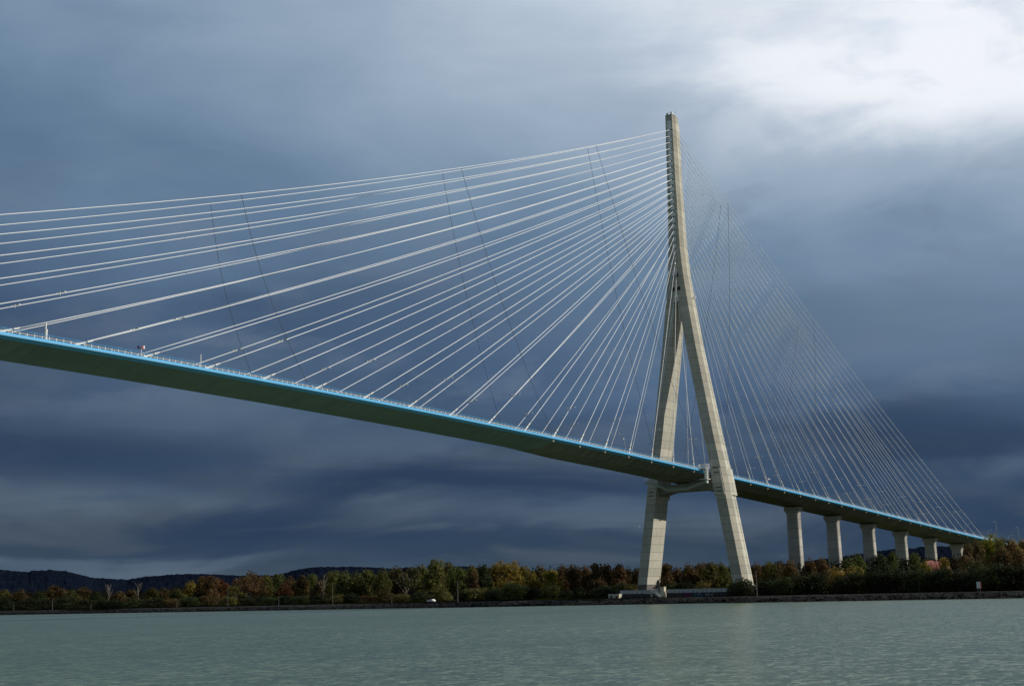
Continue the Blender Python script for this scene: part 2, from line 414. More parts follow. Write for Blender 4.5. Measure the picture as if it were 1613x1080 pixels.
# ================================================================ SETTING
bm = B()
xs = [-6000, -1500, -700, -400, -200, -100, SHORE_X+1]
for a, b_ in zip(xs, xs[1:]):
    v = [bm.verts.new(c) for c in ((a, -6000, WATER_Z), (b_, -6000, WATER_Z), (b_, 7000, WATER_Z), (a, 7000, WATER_Z))]
    bm.faces.new(v)
bmesh.ops.remove_doubles(bm, verts=bm.verts, dist=0.01)
tag(obj('water', bm, M['water']), kind='structure')
bm = B()
v = [bm.verts.new(c) for c in ((-34.0, -9000, GROUND_Z), (15000, -9000, GROUND_Z), (15000, 15000, GROUND_Z), (-34.0, 15000, GROUND_Z))]
bm.faces.new(v); tag(obj('ground', bm, M['ground']), kind='structure')
# sloping stone bank
bm = B()
ny = 700; prof = [(-46.5, 1.2), (-45.2, 2.1), (-43.8, 2.8), (-42.2, 3.5), (-40.6, 4.1), (-39.4, 4.55), (-38.2, 4.62)]
rows = []
for i in range(ny+1):
    y = -330 + i*(1150/ny)
    off = 1.2*math.sin(y*0.021) + 0.8*math.sin(y*0.053+1)
    rows.append([bm.verts.new((px + off*(1 if j < 5 else 0.3) + rnd.uniform(-.3, .3)*(0 if j > 4 else 1), y, pz + rnd.uniform(-.16, .16)*(0 if j > 4 else 1))) for j, (px, pz) in enumerate(prof)])
for a, b_ in zip(rows, rows[1:]):
    for j in range(len(prof)-1): bm.faces.new((a[j], a[j+1], b_[j+1], b_[j]))
for i in range(2600):
    y = rnd.uniform(-200, 560); u = rnd.random()**1.3
    x = -46.2 + u*5.5 + 1.2*math.sin(y*0.021) + 0.8*math.sin(y*0.053+1); z = 2.1 + u*1.9
    r = rnd.uniform(.25, .75); ax = Vector((rnd.gauss(0, 1), rnd.gauss(0, 1), rnd.gauss(0, 1))).normalized(); bx = ax.orthogonal().normalized(); cx_ = ax.cross(bx)
    vv = [bm.verts.new(Vector((x, y, z)) + d*r*rnd.uniform(.6, 1.1)) for d in (ax, -ax, bx, -bx, cx_, -cx_)]
    for f in ((0, 2, 4), (0, 4, 3), (0, 3, 5), (0, 5, 2), (1, 4, 2), (1, 3, 4), (1, 5, 3), (1, 2, 5)): bm.faces.new([vv[k] for k in f])
tag(obj('embankment', fix(bm), M['stone']), kind='structure')
bm = B()
for (a, b_) in ((-330, 820),):
    v = [bm.verts.new(c) for c in ((-38.6, a, 4.63), (-33.8, a, 4.63), (-33.8, b_, 4.63), (-38.6, b_, 4.63))]
    bm.faces.new(v)
tag(obj('path', bm, M['path']), kind='structure')

# hills: outline given as bearing / slope pairs seen across the estuary, built as rounded ridges 3.5 - 4.2 km away
HILLS = [(61.01, 0.02674), (59.59, 0.02732), (59.1, 0.02632), (58.49, 0.02573), (58.37, 0.0266), (57.76, 0.0269), (57.02, 0.02582), (56.52, 0.02344), (55.89, 0.02056), (55.25, 0.01992), (54.62, 0.01928), (53.86, 0.02134), (53.09, 0.02204), (52.05, 0.02266), (51.0, 0.02188), (49.68, 0.02055), (48.61, 0.02068), (48.21, 0.02148), (47.54, 0.02456), (47.0, 0.0258), (46.19, 0.02601), (45.1, 0.02566), (44.01, 0.02482), (43.32, 0.02317), (42.91, 0.02492), (42.36, 0.02378), (41.53, 0.02159), (40.7, 0.02462), (39.6, 0.02279), (38.5, 0.02095), (35.74, 0.01799), (30.26, 0.0167), (26.22, 0.021), (24.1, 0.02509), (23.26, 0.02698), (22.69, 0.02806), (22.27, 0.02876), (21.99, 0.0293), (21.25, 0.02912), (20.74, 0.03021), (19.73, 0.03009), (18.26, 0.02833), (16.33, 0.0263), (14.92, 0.0237)]
CX, CY = -478.1, -280.1
def ridge(dist, seed):
    from mathutils import noise as mn
    bm = B()
    az0, az1 = HILLS[-1][0]-1, HILLS[0][0]+1
    N = 1100; rings = []
    hs = sorted(HILLS)
    us = [-1.0+i/14 for i in range(15)] + [.1, .3, 1.0]
    for i in range(N+1):
        a = az0 + (az1-az0)*i/N
        s = hs[0][1]
        for (p0, q0), (p1, q1) in zip(hs, hs[1:]):
            if p0 <= a <= p1: s = q0 + (q1-q0)*(a-p0)/(p1-p0)
            elif a > hs[-1][0]: s = hs[-1][1]
        top = 6.1 + dist*s - 3
        ca, sa = math.cos(R_(a)), math.sin(R_(a))
        row = []
        for u in us:
            d = dist + u*1100
            x, y = CX + d*ca, CY + d*sa
            h = GROUND_Z - 2 + (top - GROUND_Z + 2)*max(0.0, 1 - abs(u)**1.6)
            v = Vector((x, y, 0))
            h += (mn.noise(v*0.004)*14*abs(u) + mn.noise(v*0.05)*3.0 + mn.noise(v*0.13)*2.0)*(1 if abs(u) < .95 else 0)
            row.append(bm.verts.new((x, y, h)))
        rings.append(row)
    for a, b_ in zip(rings, rings[1:]):
        for j in range(len(a)-1): bm.faces.new((a[j], a[j+1], b_[j+1], b_[j]))
    return fix(bm)
tag(obj('hills', ridge(4200, 3), M['hill']), kind='structure')

# ================================================================ BRIDGE
bridge = empty('cable_stayed_bridge', (0, 0, GROUND_Z))
tag(bridge, 'cable-stayed road bridge with a concrete inverted-Y pylon, white stays and blue-edged deck', 'bridge')
_ = bridge.location.copy()
def part(name, bm, material, parent=None, smooth=False):
    """mesh given in world coordinates, hung under the bridge"""
    bmesh.ops.translate(bm, vec=(0, 0, -GROUND_Z), verts=bm.verts)
    return obj(name, bm, material, parent if parent is not None else bridge, smooth)

def deck_z(x):
    if x > 330:
        s = -0.056259 + 2*-3.9e-5*0
        return deck_z(330) - 0.0585*(x-330)
    if x < -428: return deck_z(-856-x)
    return 55.257473 - 0.056259*x + DC*x*x + 0.059179e-6*x**3 + 0.020673e-9*x**4
DC = -3.851186646856364e-05
YA = 10.82
def sx(k): return 16.0*k if k <= 6 else 96 + 14.5*(k-6)
def mx(k): return -16.03*k if k <= 7 else -(128.64 + 19.39*(k-8))
UZ = {1: 132.4, 2: 144.3, 3: 149.2}
for k in range(4, 24): UZ[k] = 207.5 - 2.862*(23-k) - 0.0*k
PY = 0.30     # centre line of the pylon head

# --- deck
def dsec(x):
    z = deck_z(x)
    u = min(1.0, max(0.0, (x+122)/30.0))
    fb, d = 3.9 + (6.2-3.9)*u, 3.3 + (3.65-3.3)*u
    half = [(-11.05, 0.18), (-11.36, 0.06), (-11.56, -0.22), (-11.56, -0.68), (-10.9, -1.0), (-10.3, -1.3), (-fb, -d)]
    pts = half + [(-y, zz) for (y, zz) in half[::-1]]
    return [(x, y, z+zz) for (y, zz) in pts]
xs = []
x = -560.0
while x < 860: xs.append(x); x += 6.0
xs = sorted(set([v for v in xs if not -124 < v < -106] + [-124, -122, -118, -112, -106]))
bm = B()
rings = [dsec(x) for x in xs]
vs = [[bm.verts.new(p) for p in r] for r in rings]
n = len(vs[0])
edgeset = (0, 1, 2, 3, 4, 8, 9, 10, 11, 12)
for i, (a, b_) in enumerate(zip(vs, vs[1:])):
    for k in range(n):
        if k in edgeset: continue
        f = bm.faces.new((a[k], a[(k+1) % n], b_[(k+1) % n], b_[k]))
        f.material_index = 0 if xs[i] < -112 else 1
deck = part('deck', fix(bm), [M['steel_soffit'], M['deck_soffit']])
for side in (0, 1):
    bm = B()
    ks = (0, 1, 2, 3, 4) if side == 0 else (8, 9, 10, 11, 12)
    idx = list(ks) + [ks[-1]+1]
    ev = [[bm.verts.new(r[k]) for k in idx] for r in rings]
    for a, b_ in zip(ev, ev[1:]):
        for k in range(len(idx)-1): bm.faces.new((a[k], a[k+1], b_[k+1], b_[k]))
    part('edge_fairing', fix(bm), M['cyan'], deck)
bm = B()
rv = [[bm.verts.new((x, y, deck_z(x)+0.24)) for y in (-9.4, 9.4)] for x in xs]
for a, b_ in zip(rv, rv[1:]): bm.faces.new((a[0], a[1], b_[1], b_[0]))
part('road_surface', fix(bm), M['asphalt'], deck)
for sgn in (-1, 1):
    bm = B()
    y = sgn*11.05
    x = -440.0
    while x < 500:
        z = deck_z(x)+0.16
        box(bm, x-.07, x+.07, y-.06, y+.06, z, z+.62, 0)
        x += 1.9
    for hgt, r, mi in ((0.42, 0.055, 0), (0.85, 0.028, 1), (1.12, 0.028, 1)):
        pts = [(x, y, deck_z(x)+0.16+hgt) for x in xs if -446 < x < 506]
        tube(bm, pts, r, 5, mi)
    x = -440.0
    while x < 500:
        z = deck_z(x)+0.16
        box(bm, x-.03, x+.03, y-.03, y+.03, z+.6, z+1.14, 1)
        x += 3.8
    part('railing', fix(bm), [M['white_steel'], M['cyan']], deck)
    bm = B()
    y = sgn*9.6; x = -440.0
    while x < 500:
        z = deck_z(x)+0.16; box(bm, x-.06, x+.06, y-.06, y+.06, z, z+.8); x += 4.0
    tube(bm, [(x, y, deck_z(x)+0.86) for x in xs if -446 < x < 506], 0.12, 6)
    part('guard_rail', fix(bm), M['galv'], deck)
    # stay anchor blocks under the deck edge, on the concrete length only
    for k in list(range(-7, 0)) + list(range(1, 23)):
        bm = B()
        x = sx(k) if k > 0 else k*16.03
        z = deck_z(x); yy = sgn*10.55
        loft(bm, [[(x-.75, yy-.42, z-1.05), (x+.5, yy-.42, z-1.05), (x+.5, yy+.42, z-1.05), (x-.75, yy+.42, z-1.05)],
                  [(x-.2, yy-.22, z-1.75), (x+.2, yy-.22, z-1.75), (x+.2, yy+.22, z-1.75), (x-.2, yy+.22, z-1.75)]])
        part('anchor_block', fix(bm), M['beam'], deck)

# --- pylon
def wz(z):
    T = [(4, 25.9), (12, 24.75), (31, 21.5), (44, 19.35), (50, 18.5), (57, 17.3), (73, 14.3), (91, 11.35), (110, 8.15), (131, 5.15), (142, 3.75), (154, 2.8), (185, 2.08), (216, 1.62)]
    for (a, b_), (c, d) in zip(T, T[1:]):
        if a <= z <= c: return b_ + (d-b_)*(z-a)/(c-a)
    return T[0][1] if z < 4 else T[-1][1]
def xf(z): return -(4.28 + 0.0093*(214.8-z))
def xb(z): return min(2.75 + 0.0125*(214.8-z), 4.6)
def outer(z, s, cy):
    w = wz(z); a, b_ = xf(z), xb(z); D = b_-a
    P = [(a, w), (a+0.47*D, w), (a+0.76*D, w-0.5), (a+0.765*D, w-0.95), (a+0.79*D, w-0.95), (a+0.795*D, w-0.55), (b_-0.15, w-1.0), (b_, w-1.25)]
    return [(x, cy + s*y, z) for x, y in P]
def cyz(z): return PY*max(0.0, min(1.0, (z-60)/100.0))
def legsec(z, s):
    w = wz(z); t = 4.65 + (4.55-4.65)*(z-10)/120
    i = w-t
    o = outer(z, s, cyz(z)); a, b_ = xf(z), xb(z); c = cyz(z)
    return o + [(b_, c+s*(i+0.5), z), (b_-0.4, c+s*i, z), (a, c+s*i, z)]
pyl = empty('pylon', (0, 0, 0)); pyl.parent = bridge
for s in (-1, 1):
    bm = B()
    zz = [4.0, 12, 22, 31, 44, 50, 57, 65, 73, 82, 91, 100, 110, 120, 131.2]
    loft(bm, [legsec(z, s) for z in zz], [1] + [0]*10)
    # thickened node where the cross beam meets the leg
    z0, z1 = 45.5, 56.5
    for (za, zb) in ((z0, z1),):
        r = []
        for z in (za, zb):
            w = wz(z); t = 4.6; a, b_ = xf(z)-.45, xb(z)+.35
            yo, yi = s*(w+.38), s*(w-t-.3)
            r.append([(a, s*(w-.25), z), (a+3.2, s*(w-.25), z), (b_-3.4, yo, z), (b_, s*(w-.5), z), (b_, yi, z), (a, yi, z)])
        loft(bm, r)
    leg = part('leg', fix(bm), [M['concrete'], M['outer_face']], pyl)
    for z in (46.9, 48.4, 54.6, 56.6):
        w = wz(z); bm = B()
        box(bm, xf(z)-.55, xf(z)-.40, min(s*(w-3.6), s*(w-1.2)), max(s*(w-3.6), s*(w-1.2)), z, z+.32)
        part('access_slot', fix(bm), M['dark'], pyl)
    bm = B()
    w = wz(10)
    loft(bm, [[(xf(z)-.12, s*(wz(z)+.12), z), (xb(z)+.3, s*(wz(z)+.12), z), (xb(z)+.3, s*(wz(z)-4.8), z), (xf(z)-.12, s*(wz(z)-4.8), z)] for z in (4.0, 10.0 if s > 0 else 9.0)])
    part('plinth', fix(bm), M['base_dark'], pyl)
bm = B()
def solid(z):
    c = cyz(z); L = outer(z, 1, c); Rr = outer(z, -1, c)
    return L + Rr[::-1]
WB = 1.06
def notch(z):
    c = cyz(z); a, b_ = xf(z), xb(z)
    return outer(z, 1, c) + [(b_, c+WB, z), (b_-.9, c+WB, z), (b_-.9, c-WB, z), (b_, c-WB, z)] + outer(z, -1, c)[::-1] + [(a, c-WB, z), (a+.9, c-WB, z), (a+.9, c+WB, z), (a, c+WB, z)]
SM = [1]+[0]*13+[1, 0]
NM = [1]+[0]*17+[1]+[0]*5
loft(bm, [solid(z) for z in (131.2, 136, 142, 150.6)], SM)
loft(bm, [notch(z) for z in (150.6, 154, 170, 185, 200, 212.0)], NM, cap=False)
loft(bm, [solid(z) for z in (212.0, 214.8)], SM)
shaft = part('shaft', fix(bm), [M['concrete'], M['outer_face']], pyl)
z = 152.0
while z < 212:
    bm = B(); xx, yy = xf(z)+.25, cyz(z)-wz(z)
    box(bm, xx-.16, xx+.16, yy-.22, yy+.02, z, z+.5); part('edge_lamp', fix(bm), M['white_steel'], pyl); z += 2.3
for (y, z, w_) in ((-1.2, 140.5, .7), (1.5, 140.5, .7), (-1.4, 134.4, 1.5), (1.4, 134.4, 1.4)):
    bm = B(); box(bm, xf(z)-.05, xf(z)+.05, y+.2-w_/2, y+.2+w_/2, z, z+1.5)
    part('inspection_hatch', fix(bm), M['dark'], pyl)
for (x, y, h) in ((-3.2, 1.1, 2.2), (-1.0, 1.2, 1.2), (-3.3, -.9, 1.7), (0.6, -0.9, 3.6), (1.8, .9, 1.4)):
    bm = B(); tube(bm, [(x, y+PY, 214.8), (x, y+PY, 214.8+h)], 0.07, 5); part('antenna', bm, M['galv'], pyl)
bm = B()
box(bm, -3.9, -2.9, .6, 1.6, 214.8, 215.6); box(bm, -3.8, -3.0, -1.2, -.5, 214.8, 215.9); box(bm, -1, .2, -.6, .3, 214.8, 215.5)
tube(bm, [(-3.9, -1.2+PY, 215.7), (-3.9, 1.5+PY, 215.7)], .05, 5); tube(bm, [(-3.9, 1.5+PY, 215.7), (2, 1.5+PY, 215.7)], .05, 5)
part('roof_equipment', fix(bm), M['galv'], pyl)
# pale steel anchorage box set between the two concrete flanges
bm = B()
loft(bm, [[(xf(z)+.12, c_+WB-.01, z), (xf(z)+.12, c_-WB+.01, z), (xb(z)-.12, c_-WB+.01, z), (xb(z)-.12, c_+WB-.01, z)] for z, c_ in ((150.62, cyz(150.6)), (185, cyz(185)), (211.98, cyz(212)))])
abox = part('anchorage_box', fix(bm), M['box'], pyl)
# aircraft warning lamp on the near leg
bm = B(); box(bm, 0.2, 0.9, -5.9, -5.0, 131.0, 131.5); dome(bm, (.55, -5.55, 131.5), .4, .4, .6, 10, 4)
part('warning_lamp', fix(bm), M['white_steel'], pyl)
# cross beam
bm = B()
secs = []
for y in (-15.2, -13.0, -9.0, 9.0, 13.0, 15.2):
    zb = 48.3 if abs(y) < 12 else (47.4 if abs(y) < 14 else 46.6)
    secs.append([(-3.6, y, zb), (3.6, y, zb), (3.6, y, 51.45), (-3.6, y, 51.45)])
loft(bm, secs)
part('cross_beam', fix(bm), M['beam'], pyl)
# inspection walkway slung below the deck, with its railing
bm = B()
path = [(16.5, 52.9), (13.3, 52.3), (5.3, 49.0), (-3.9, 48.9), (-13.6, 51.6)]
for (y0, z0), (y1, z1) in zip(path, path[1:]):
    loft(bm, [[(-10.6, y, z-.95), (-9.4, y, z-.95), (-9.4, y, z+.25), (-10.6, y, z+.25)] for y, z in ((y0, z0), (y1, z1))])
walk = part('walkway', fix(bm), M['walk'], pyl)
bm = B()
for (y0, z0), (y1, z1) in zip(path, path[1:]):
    nseg = max(2, int(abs(y1-y0)/0.9))
    for i in range(nseg+1):
        y = y0+(y1-y0)*i/nseg; z = z0+(z1-z0)*i/nseg
        box(bm, -10.56, -10.48, y-.035, y+.035, z+.25, z+1.5)
    for hh in (0.85, 1.5): tube(bm, [(-10.52, y0, z0+hh), (-10.52, y1, z1+hh)], 0.05, 5)
part('railing', fix(bm), M['galv'], pyl)
# caged access stair at the near edge of the deck
bm = B()
cx, cy = -10.6, -13.3
for zr in (57.9, 57.2, 56.4):
    tube(bm, [(cx+2.3*math.cos(a*math.pi/12), cy+1.0+2.3*math.sin(a*math.pi/12), zr) for a in range(25)], 0.09, 5)
for a in range(14):
    xx, yy = cx+2.3*math.cos(a*math.pi/7), cy+1.0+2.3*math.sin(a*math.pi/7)
    tube(bm, [(xx, yy, 56.3), (xx, yy, 57.95)], 0.05, 4)
for zr in (55.6, 54.7, 53.8, 52.9, 52.0):
    tube(bm, [(cx+.95*math.cos(a*math.pi/8), cy-.1+.95*math.sin(a*math.pi/8), zr) for a in range(17)], 0.08, 5)
for a in range(8):
    xx, yy = cx+.95*math.cos(a*math.pi/4), cy-.1+.95*math.sin(a*math.pi/4)
    tube(bm, [(xx, yy, 51.6), (xx, yy, 56.4)], 0.06, 4)
box(bm, cx-.45, cx+.35, cy-.45, cy+.35, 50.2, 56.2); box(bm, cx-1.3, cx+1.3, cy-1.2, cy+2.4, 51.7, 51.95)
box(bm, cx-1.7, cx+1.7, cy-.6, cy+2.6, 56.1, 56.35)
part('access_cage', fix(bm), M['white_steel'], pyl)

# --- piers under the approach
for i in range(12):
    X0 = 96 + 43.5*i
    zt = deck_z(X0) - 3.65
    yc = 1.0
    bm = B()
    def psec(z, hw, hx):
        c = min(.55, hw*.2)
        return [(X0-hx, yc-hw+c*.5, z), (X0-hx+.35, yc-hw, z), (X0+hx-c*1.6, yc-hw, z), (X0+hx, yc-hw+c, z), (X0+hx, yc+hw-c, z), (X0+hx-c, yc+hw, z), (X0-hx+.35, yc+hw, z), (X0-hx, yc+hw-c*.5, z)]
    zt -= .45
    loft(bm, [psec(4.0, 3.35, 2.2), psec(zt-3.9, 2.95, 1.95), psec(zt-3.0, 3.1, 2.0), psec(zt-1.5, 3.95, 2.45), psec(zt, 4.05, 2.5)])
    pier = part('pier', fix(bm), M['pier'])
    for yy in (-2.2, 2.2):
        bm = B(); box(bm, X0-.7, X0+.7, yc+yy-.8, yc+yy+.8, zt, zt+.5)
        part('bearing', fix(bm), M['dark'], pier)

# --- stays
SAG = 7.0/416.0**2
def stay_pts(k, s, main, n=22):
    if main: xd = mx(k); ku = k
    else: xd = sx(k); ku = k+1
    z = UZ[ku]; c = cyz(z)
    xa = (xf(z)+.1) if main else (xb(z)-.1)
    A = Vector((xd, s*YA, deck_z(xd)+.3)); U = Vector((xa, c+s*.6, z))
    L = abs(xd-xa); sg = SAG*L*L
    pts = []
    for i in range(n+1):
        t = i/n; p = A.lerp(U, t); p.z -= 4*sg*t*(1-t); pts.append(p)
    return pts
def at_height(pts, h):
    for a, b_ in zip(pts, pts[1:]):
        if b_.z - deck_z(b_.x) >= h:
            fa, fb = a.z-deck_z(a.x), b_.z-deck_z(b_.x)
            return a.lerp(b_, (h-fa)/(fb-fa)), (b_-a).normalized()
    return pts[-1], (pts[-1]-pts[-2]).normalized()
for main in (True, False):
    for s in (-1, 1):
        for k in range(1, 24 if main else 23):
            pts = stay_pts(k, s, main)
            bm = B(); rad = 0.105 if main else 0.085
            tube(bm, pts, rad, 7)
            st = part('stay_cable', bm, M['cable'], None, True)
            d = (pts[1]-pts[0]).normalized(); A = pts[0]
            bm = B()
            tube(bm, [A - d*1.0, A + d*2.6], [0.30, 0.26], 8, 0); tube(bm, [A + d*2.6, A + d*2.8], 0.34, 8, 1); tube(bm, [A+d*2.8, A+d*4.6], [.24, .16], 8, 0)
            part('anchor_sleeve', fix(bm), [M['white_steel'], M['dark']], st)
            if k > 3 or not main:
                U = pts[-1]; du = (pts[-2]-pts[-1]).normalized(); bm = B()
                tube(bm, [U - du*.15, U + du*.55], .21, 8); part('upper_socket', fix(bm), M['dark'], st)
            if k <= 3:
                bm = B(); U = pts[-1]; du = (pts[-2]-pts[-1]).normalized()
                tube(bm, [U, U+du*(3.0+k*.4)], .3, 8, 0); tube(bm, [U+du*(3.0+k*.4), U+du*(3.2+k*.4)], .36, 8, 1)
                part('upper_sleeve', fix(bm), [M['box'], M['dark']], st)
            if k % 2 == 1:
                P, dd = at_height(pts, 12.1)
                bm = B()
                obox(bm, P, (0.0, .14, 0), (.14, 0, 0), (0, 0, .3), 0)
                side = Vector((0.35, -0.94, 0)) if False else Vector((0, 1, 0))
                for q_ in (-1, 1):
                    tube(bm, [P, P + q_*side*1.3 + Vector((0, 0, .12))], .07, 5)
                    obox(bm, P + q_*side*1.7 + Vector((0, 0, .14)), side*.55, Vector((.22, 0, 0)), (0, 0, .09), 0)
                part('lamp', fix(bm), M['lens'], st)
# dark cross-tie ropes knitting the stays of each plane together
def tie(P0, P1, bow, s):
    a, b_ = Vector(P0), Vector(P1)
    pts = []
    for i in range(15):
        t = i/14; p = a.lerp(b_, t); p.x += bow*4*t*(1-t); pts.append(p)
    return pts
def top_on_stay(x, s, main):
    pts = stay_pts(23 if main else 22, s, main, 900)
    return min(pts, key=lambda p: abs(p.x-x))
for main, lst in ((True, ((-250.5, -228.0), (-152.5, -112.0), (-65.5, -8.0), (-348, -338))), (False, ((43, 9), (122, 92), (203, 184), (277, 272)))):
    for (xt, xbm) in lst:
        for s in (-1, 1):
            T_ = top_on_stay(xt, s, main)
            # the rope follows the plane of the stays, so its Y closes in with height
            bot = Vector((xbm, s*10.6, deck_z(xbm)+.2))
            pts = []
            for i in range(25):
                t = i/24; p = bot.lerp(T_, t); p.x += (-1 if main else 1)*3.0*math.sin(math.pi*t)
                pts.append(p)
            bm = B(); tube(bm, pts, 0.07, 5)
            tr = part('cross_tie', bm, M['rope'])
# ---------------------------------------------------------------- things standing on the bridge deck (each lifted off on its own)
o = empty('street_post', (-311.3, -10.35, deck_z(-311.3)+.2)); tag(o, 'thick white stepped post at the deck edge near the left photo edge', 'post')
bm = B(); tube(bm, [(0, 0, 0), (0, 0, 2.5)], .36, 10); tube(bm, [(0, 0, 0), (0, 0, .15)], .55, 10); obj('sleeve', fix(bm), M['white_steel'], o)
bm = B(); tube(bm, [(-.12, 0, 2.5), (-.12, 0, 4.0)], .2, 8); obj('stem', fix(bm), M['white_steel'], o)
o = empty('signal_box', (-284.7, -10.35, deck_z(-284.7)+.2)); tag(o, 'dark blue and red signal box on a thin post at the deck edge', 'signal')
bm = B(); tube(bm, [(0, 0, 0), (0, 0, 2.1)], .11, 8); obj('post', fix(bm), M['white_steel'], o)
bm = B(); box(bm, -.9, .1, -.3, .3, 2.05, 2.7); obj('housing', fix(bm), M['navy'], o)
bm = B(); box(bm, .1, .45, -.3, .3, 2.05, 2.75); obj('red_section', fix(bm), M['red'], o)
bm = B(); box(bm, .45, .8, -.34, .34, 2.05, 2.85); obj('end_cap', fix(bm), M['white_steel'], o)
o = empty('marker_pole', (-266.2, -10.35, deck_z(-266.2)+.2)); tag(o, 'plain thin white pole at the deck edge, right of the signal box', 'pole')
bm = B(); tube(bm, [(0, 0, 0), (0, 0, 3.5)], .13, 8); obj('shaft', fix(bm), M['white_steel'], o)
bm = B(); tube(bm, [(0, 0, 0), (0, 0, .3)], .24, 8); obj('base', fix(bm), M['white_steel'], o)
o = empty('wind_mast', (-65.6, -10.35, deck_z(-65.6)+.2)); tag(o, 'very thin leaning mast with a white ball, on the deck left of the pylon', 'mast')
bm = B(); tube(bm, [(0, 0, 0), (-.6, 0, 5.2), (-1.0, 0, 7.6)], [.1, .07, .04], 6); obj('pole', fix(bm), M['galv'], o)
bm = B(); tube(bm, [(-.6, 0, 5.2), (-1.3, 0, 5.2)], .04, 5); dome(bm, (-1.4, 0, 5.0), .32, .32, .4, 10, 5); dome(bm, (-1.4, 0, 5.0), .32, .32, -.3, 10, 5); obj('sensor', fix(bm), M['white_steel'], o)
o = empty('traffic_camera', (48.4, -10.35, deck_z(48.4)+.2)); tag(o, 'short white post with a flat head, on the deck right of the pylon', 'camera post')
bm = B(); tube(bm, [(0, 0, 0), (0, 0, 2.4)], .2, 8); obj('post', fix(bm), M['white_steel'], o)
bm = B(); box(bm, -.5, .5, -1.3, .9, 2.4, 2.8); box(bm, -.3, .3, -.9, -.3, 2.8, 3.1); obj('head', fix(bm), M['white_steel'], o)

# lamp posts on the approach road beyond the last stay
def lamp_post(x, y, h, arm, first=[None]):
    if first[0] is None:
        r = empty('street_lamp', (x, y, 0))
        bm = B(); tube(bm, [(0, 0, 0), (0, 0, h*.6), (0, 0.02, h)], [.16, .12, .08], 7); a = obj('mast', fix(bm), M['galv'], r)
        bm = B(); tube(bm, [(0, 0, h), (0, 1.2, h+.35)], .06, 5); box(bm, -.28, .28, .9, 2.4, h+.28, h+.5); b_ = obj('lamp_head', fix(bm), M['lens'], r)
        first[0] = r
    else:
        src = first[0]; r = src.copy(); COL.objects.link(r)
        for ch in list(src.children):
            c = ch.copy(); COL.objects.link(c); c.parent = r
    r.location = (x, y, deck_z(x)+.2); r.rotation_euler = (0, 0, 0 if arm > 0 else math.pi)
    return r
for (x, s, lab) in ((352, -1, 'tallest-looking street lamp, just right of the last stay'),
                    (395, -1, 'rightmost tall street lamp, at the right photo edge above the trees'),
                    (360, 1, 'small street lamp at the foot of the last stay'),
                    (402, 1, 'small street lamp just left of the tallest-looking one'),
                    (444, 1, 'small street lamp between the two tall ones')):
    tag(lamp_post(x, s*11.0, 12.0, -s), lab, 'street lamp', 'street lamps along the approach road')

# ================================================================ THE BANK BELOW THE PYLON
G = GROUND_Z
# painted concrete wall with a screen of grey panels on top
def wall(name, y0, y1, label, panelcols):
    r = empty(name, (-28, (y0+y1)/2, G)); tag(r, label, 'wall')
    h = (y1-y0)/2
    bm = B(); box(bm, -.25, .25, -h, h, -.3, 1.75); obj('wall_body', fix(bm), M['wall'], r)
    bm = B(); n = int((y1-y0)/2.1)
    for i in range(n):
        a = -h + (y1-y0)*i/n
        box(bm, -.04, .04, a+.12, a+(y1-y0)/n-.12, 1.95, 3.1)
    obj('screen', fix(bm), M['panel'], r)
    bm = B()
    for i in range(n+1):
        a = -h + (y1-y0)*i/n
        box(bm, -.08, .08, a-.07, a+.07, 1.75, 3.2)
    box(bm, -.1, .1, -h, h, 3.1, 3.24); box(bm, -.06, .06, -h, h, 1.82, 1.92)
    obj('screen_frame', fix(bm), M['galv'], r)
    return r
wl_ = wall('screened_wall', 3.2, 19.6, 'short dark wall with pale panels on top, left of the white stairs', 0)
wr_ = wall('graffiti_wall', -41.0, -3.0, 'long dark wall with coloured graffiti, right of the white stairs', 0)
def graf(strokes, material, name):
    bm = B()
    for pts in strokes:
        pts = [Vector((-.29, a, b)) for a, b in pts]
        for p0, p1 in zip(pts, pts[1:]):
            d = (p1-p0).normalized(); nrm = Vector((0, -d.z, d.y))*.13
            obox(bm, (p0+p1)/2, (.025, 0, 0), d*((p1-p0).length/2+.06), nrm)
    return obj(name, fix(bm), material, wr_)
YC = -22.0
def L(y, *pp): return [(y-YC-q, z) for q, z in pp]
graf([L(-11.2, (0, .2), (.2, 1.5), (1.0, 1.5), (1.1, .9), (.3, .8), (1.3, .2)), L(-13.0, (0, 1.5), (.6, .2), (1.3, 1.5)), L(-11.4, (0, 1.2), (1.0, 1.2), (2.0, 1.3))], M['magenta'], 'graffiti')
graf([L(-15.2, (.8, 1.5), (0, 1.1), (.9, .7), (.1, .2)), L(-16.6, (0, .2), (.3, 1.5), (1.1, 1.3), (.9, .3)), L(-18.2, (0, 1.5), (0, .25), (.9, .25))], M['skyblue'], 'graffiti')
graf([L(-17.0, (0, 1.0), (.7, 1.6), (1.3, .9)), L(-20.3, (0, .3), (.4, 1.4), (.9, .4), (1.4, 1.4), (1.9, .3)), L(-22.9, (.7, 1.4), (0, .9), (.7, .3))], M['offwhite'], 'graffiti')
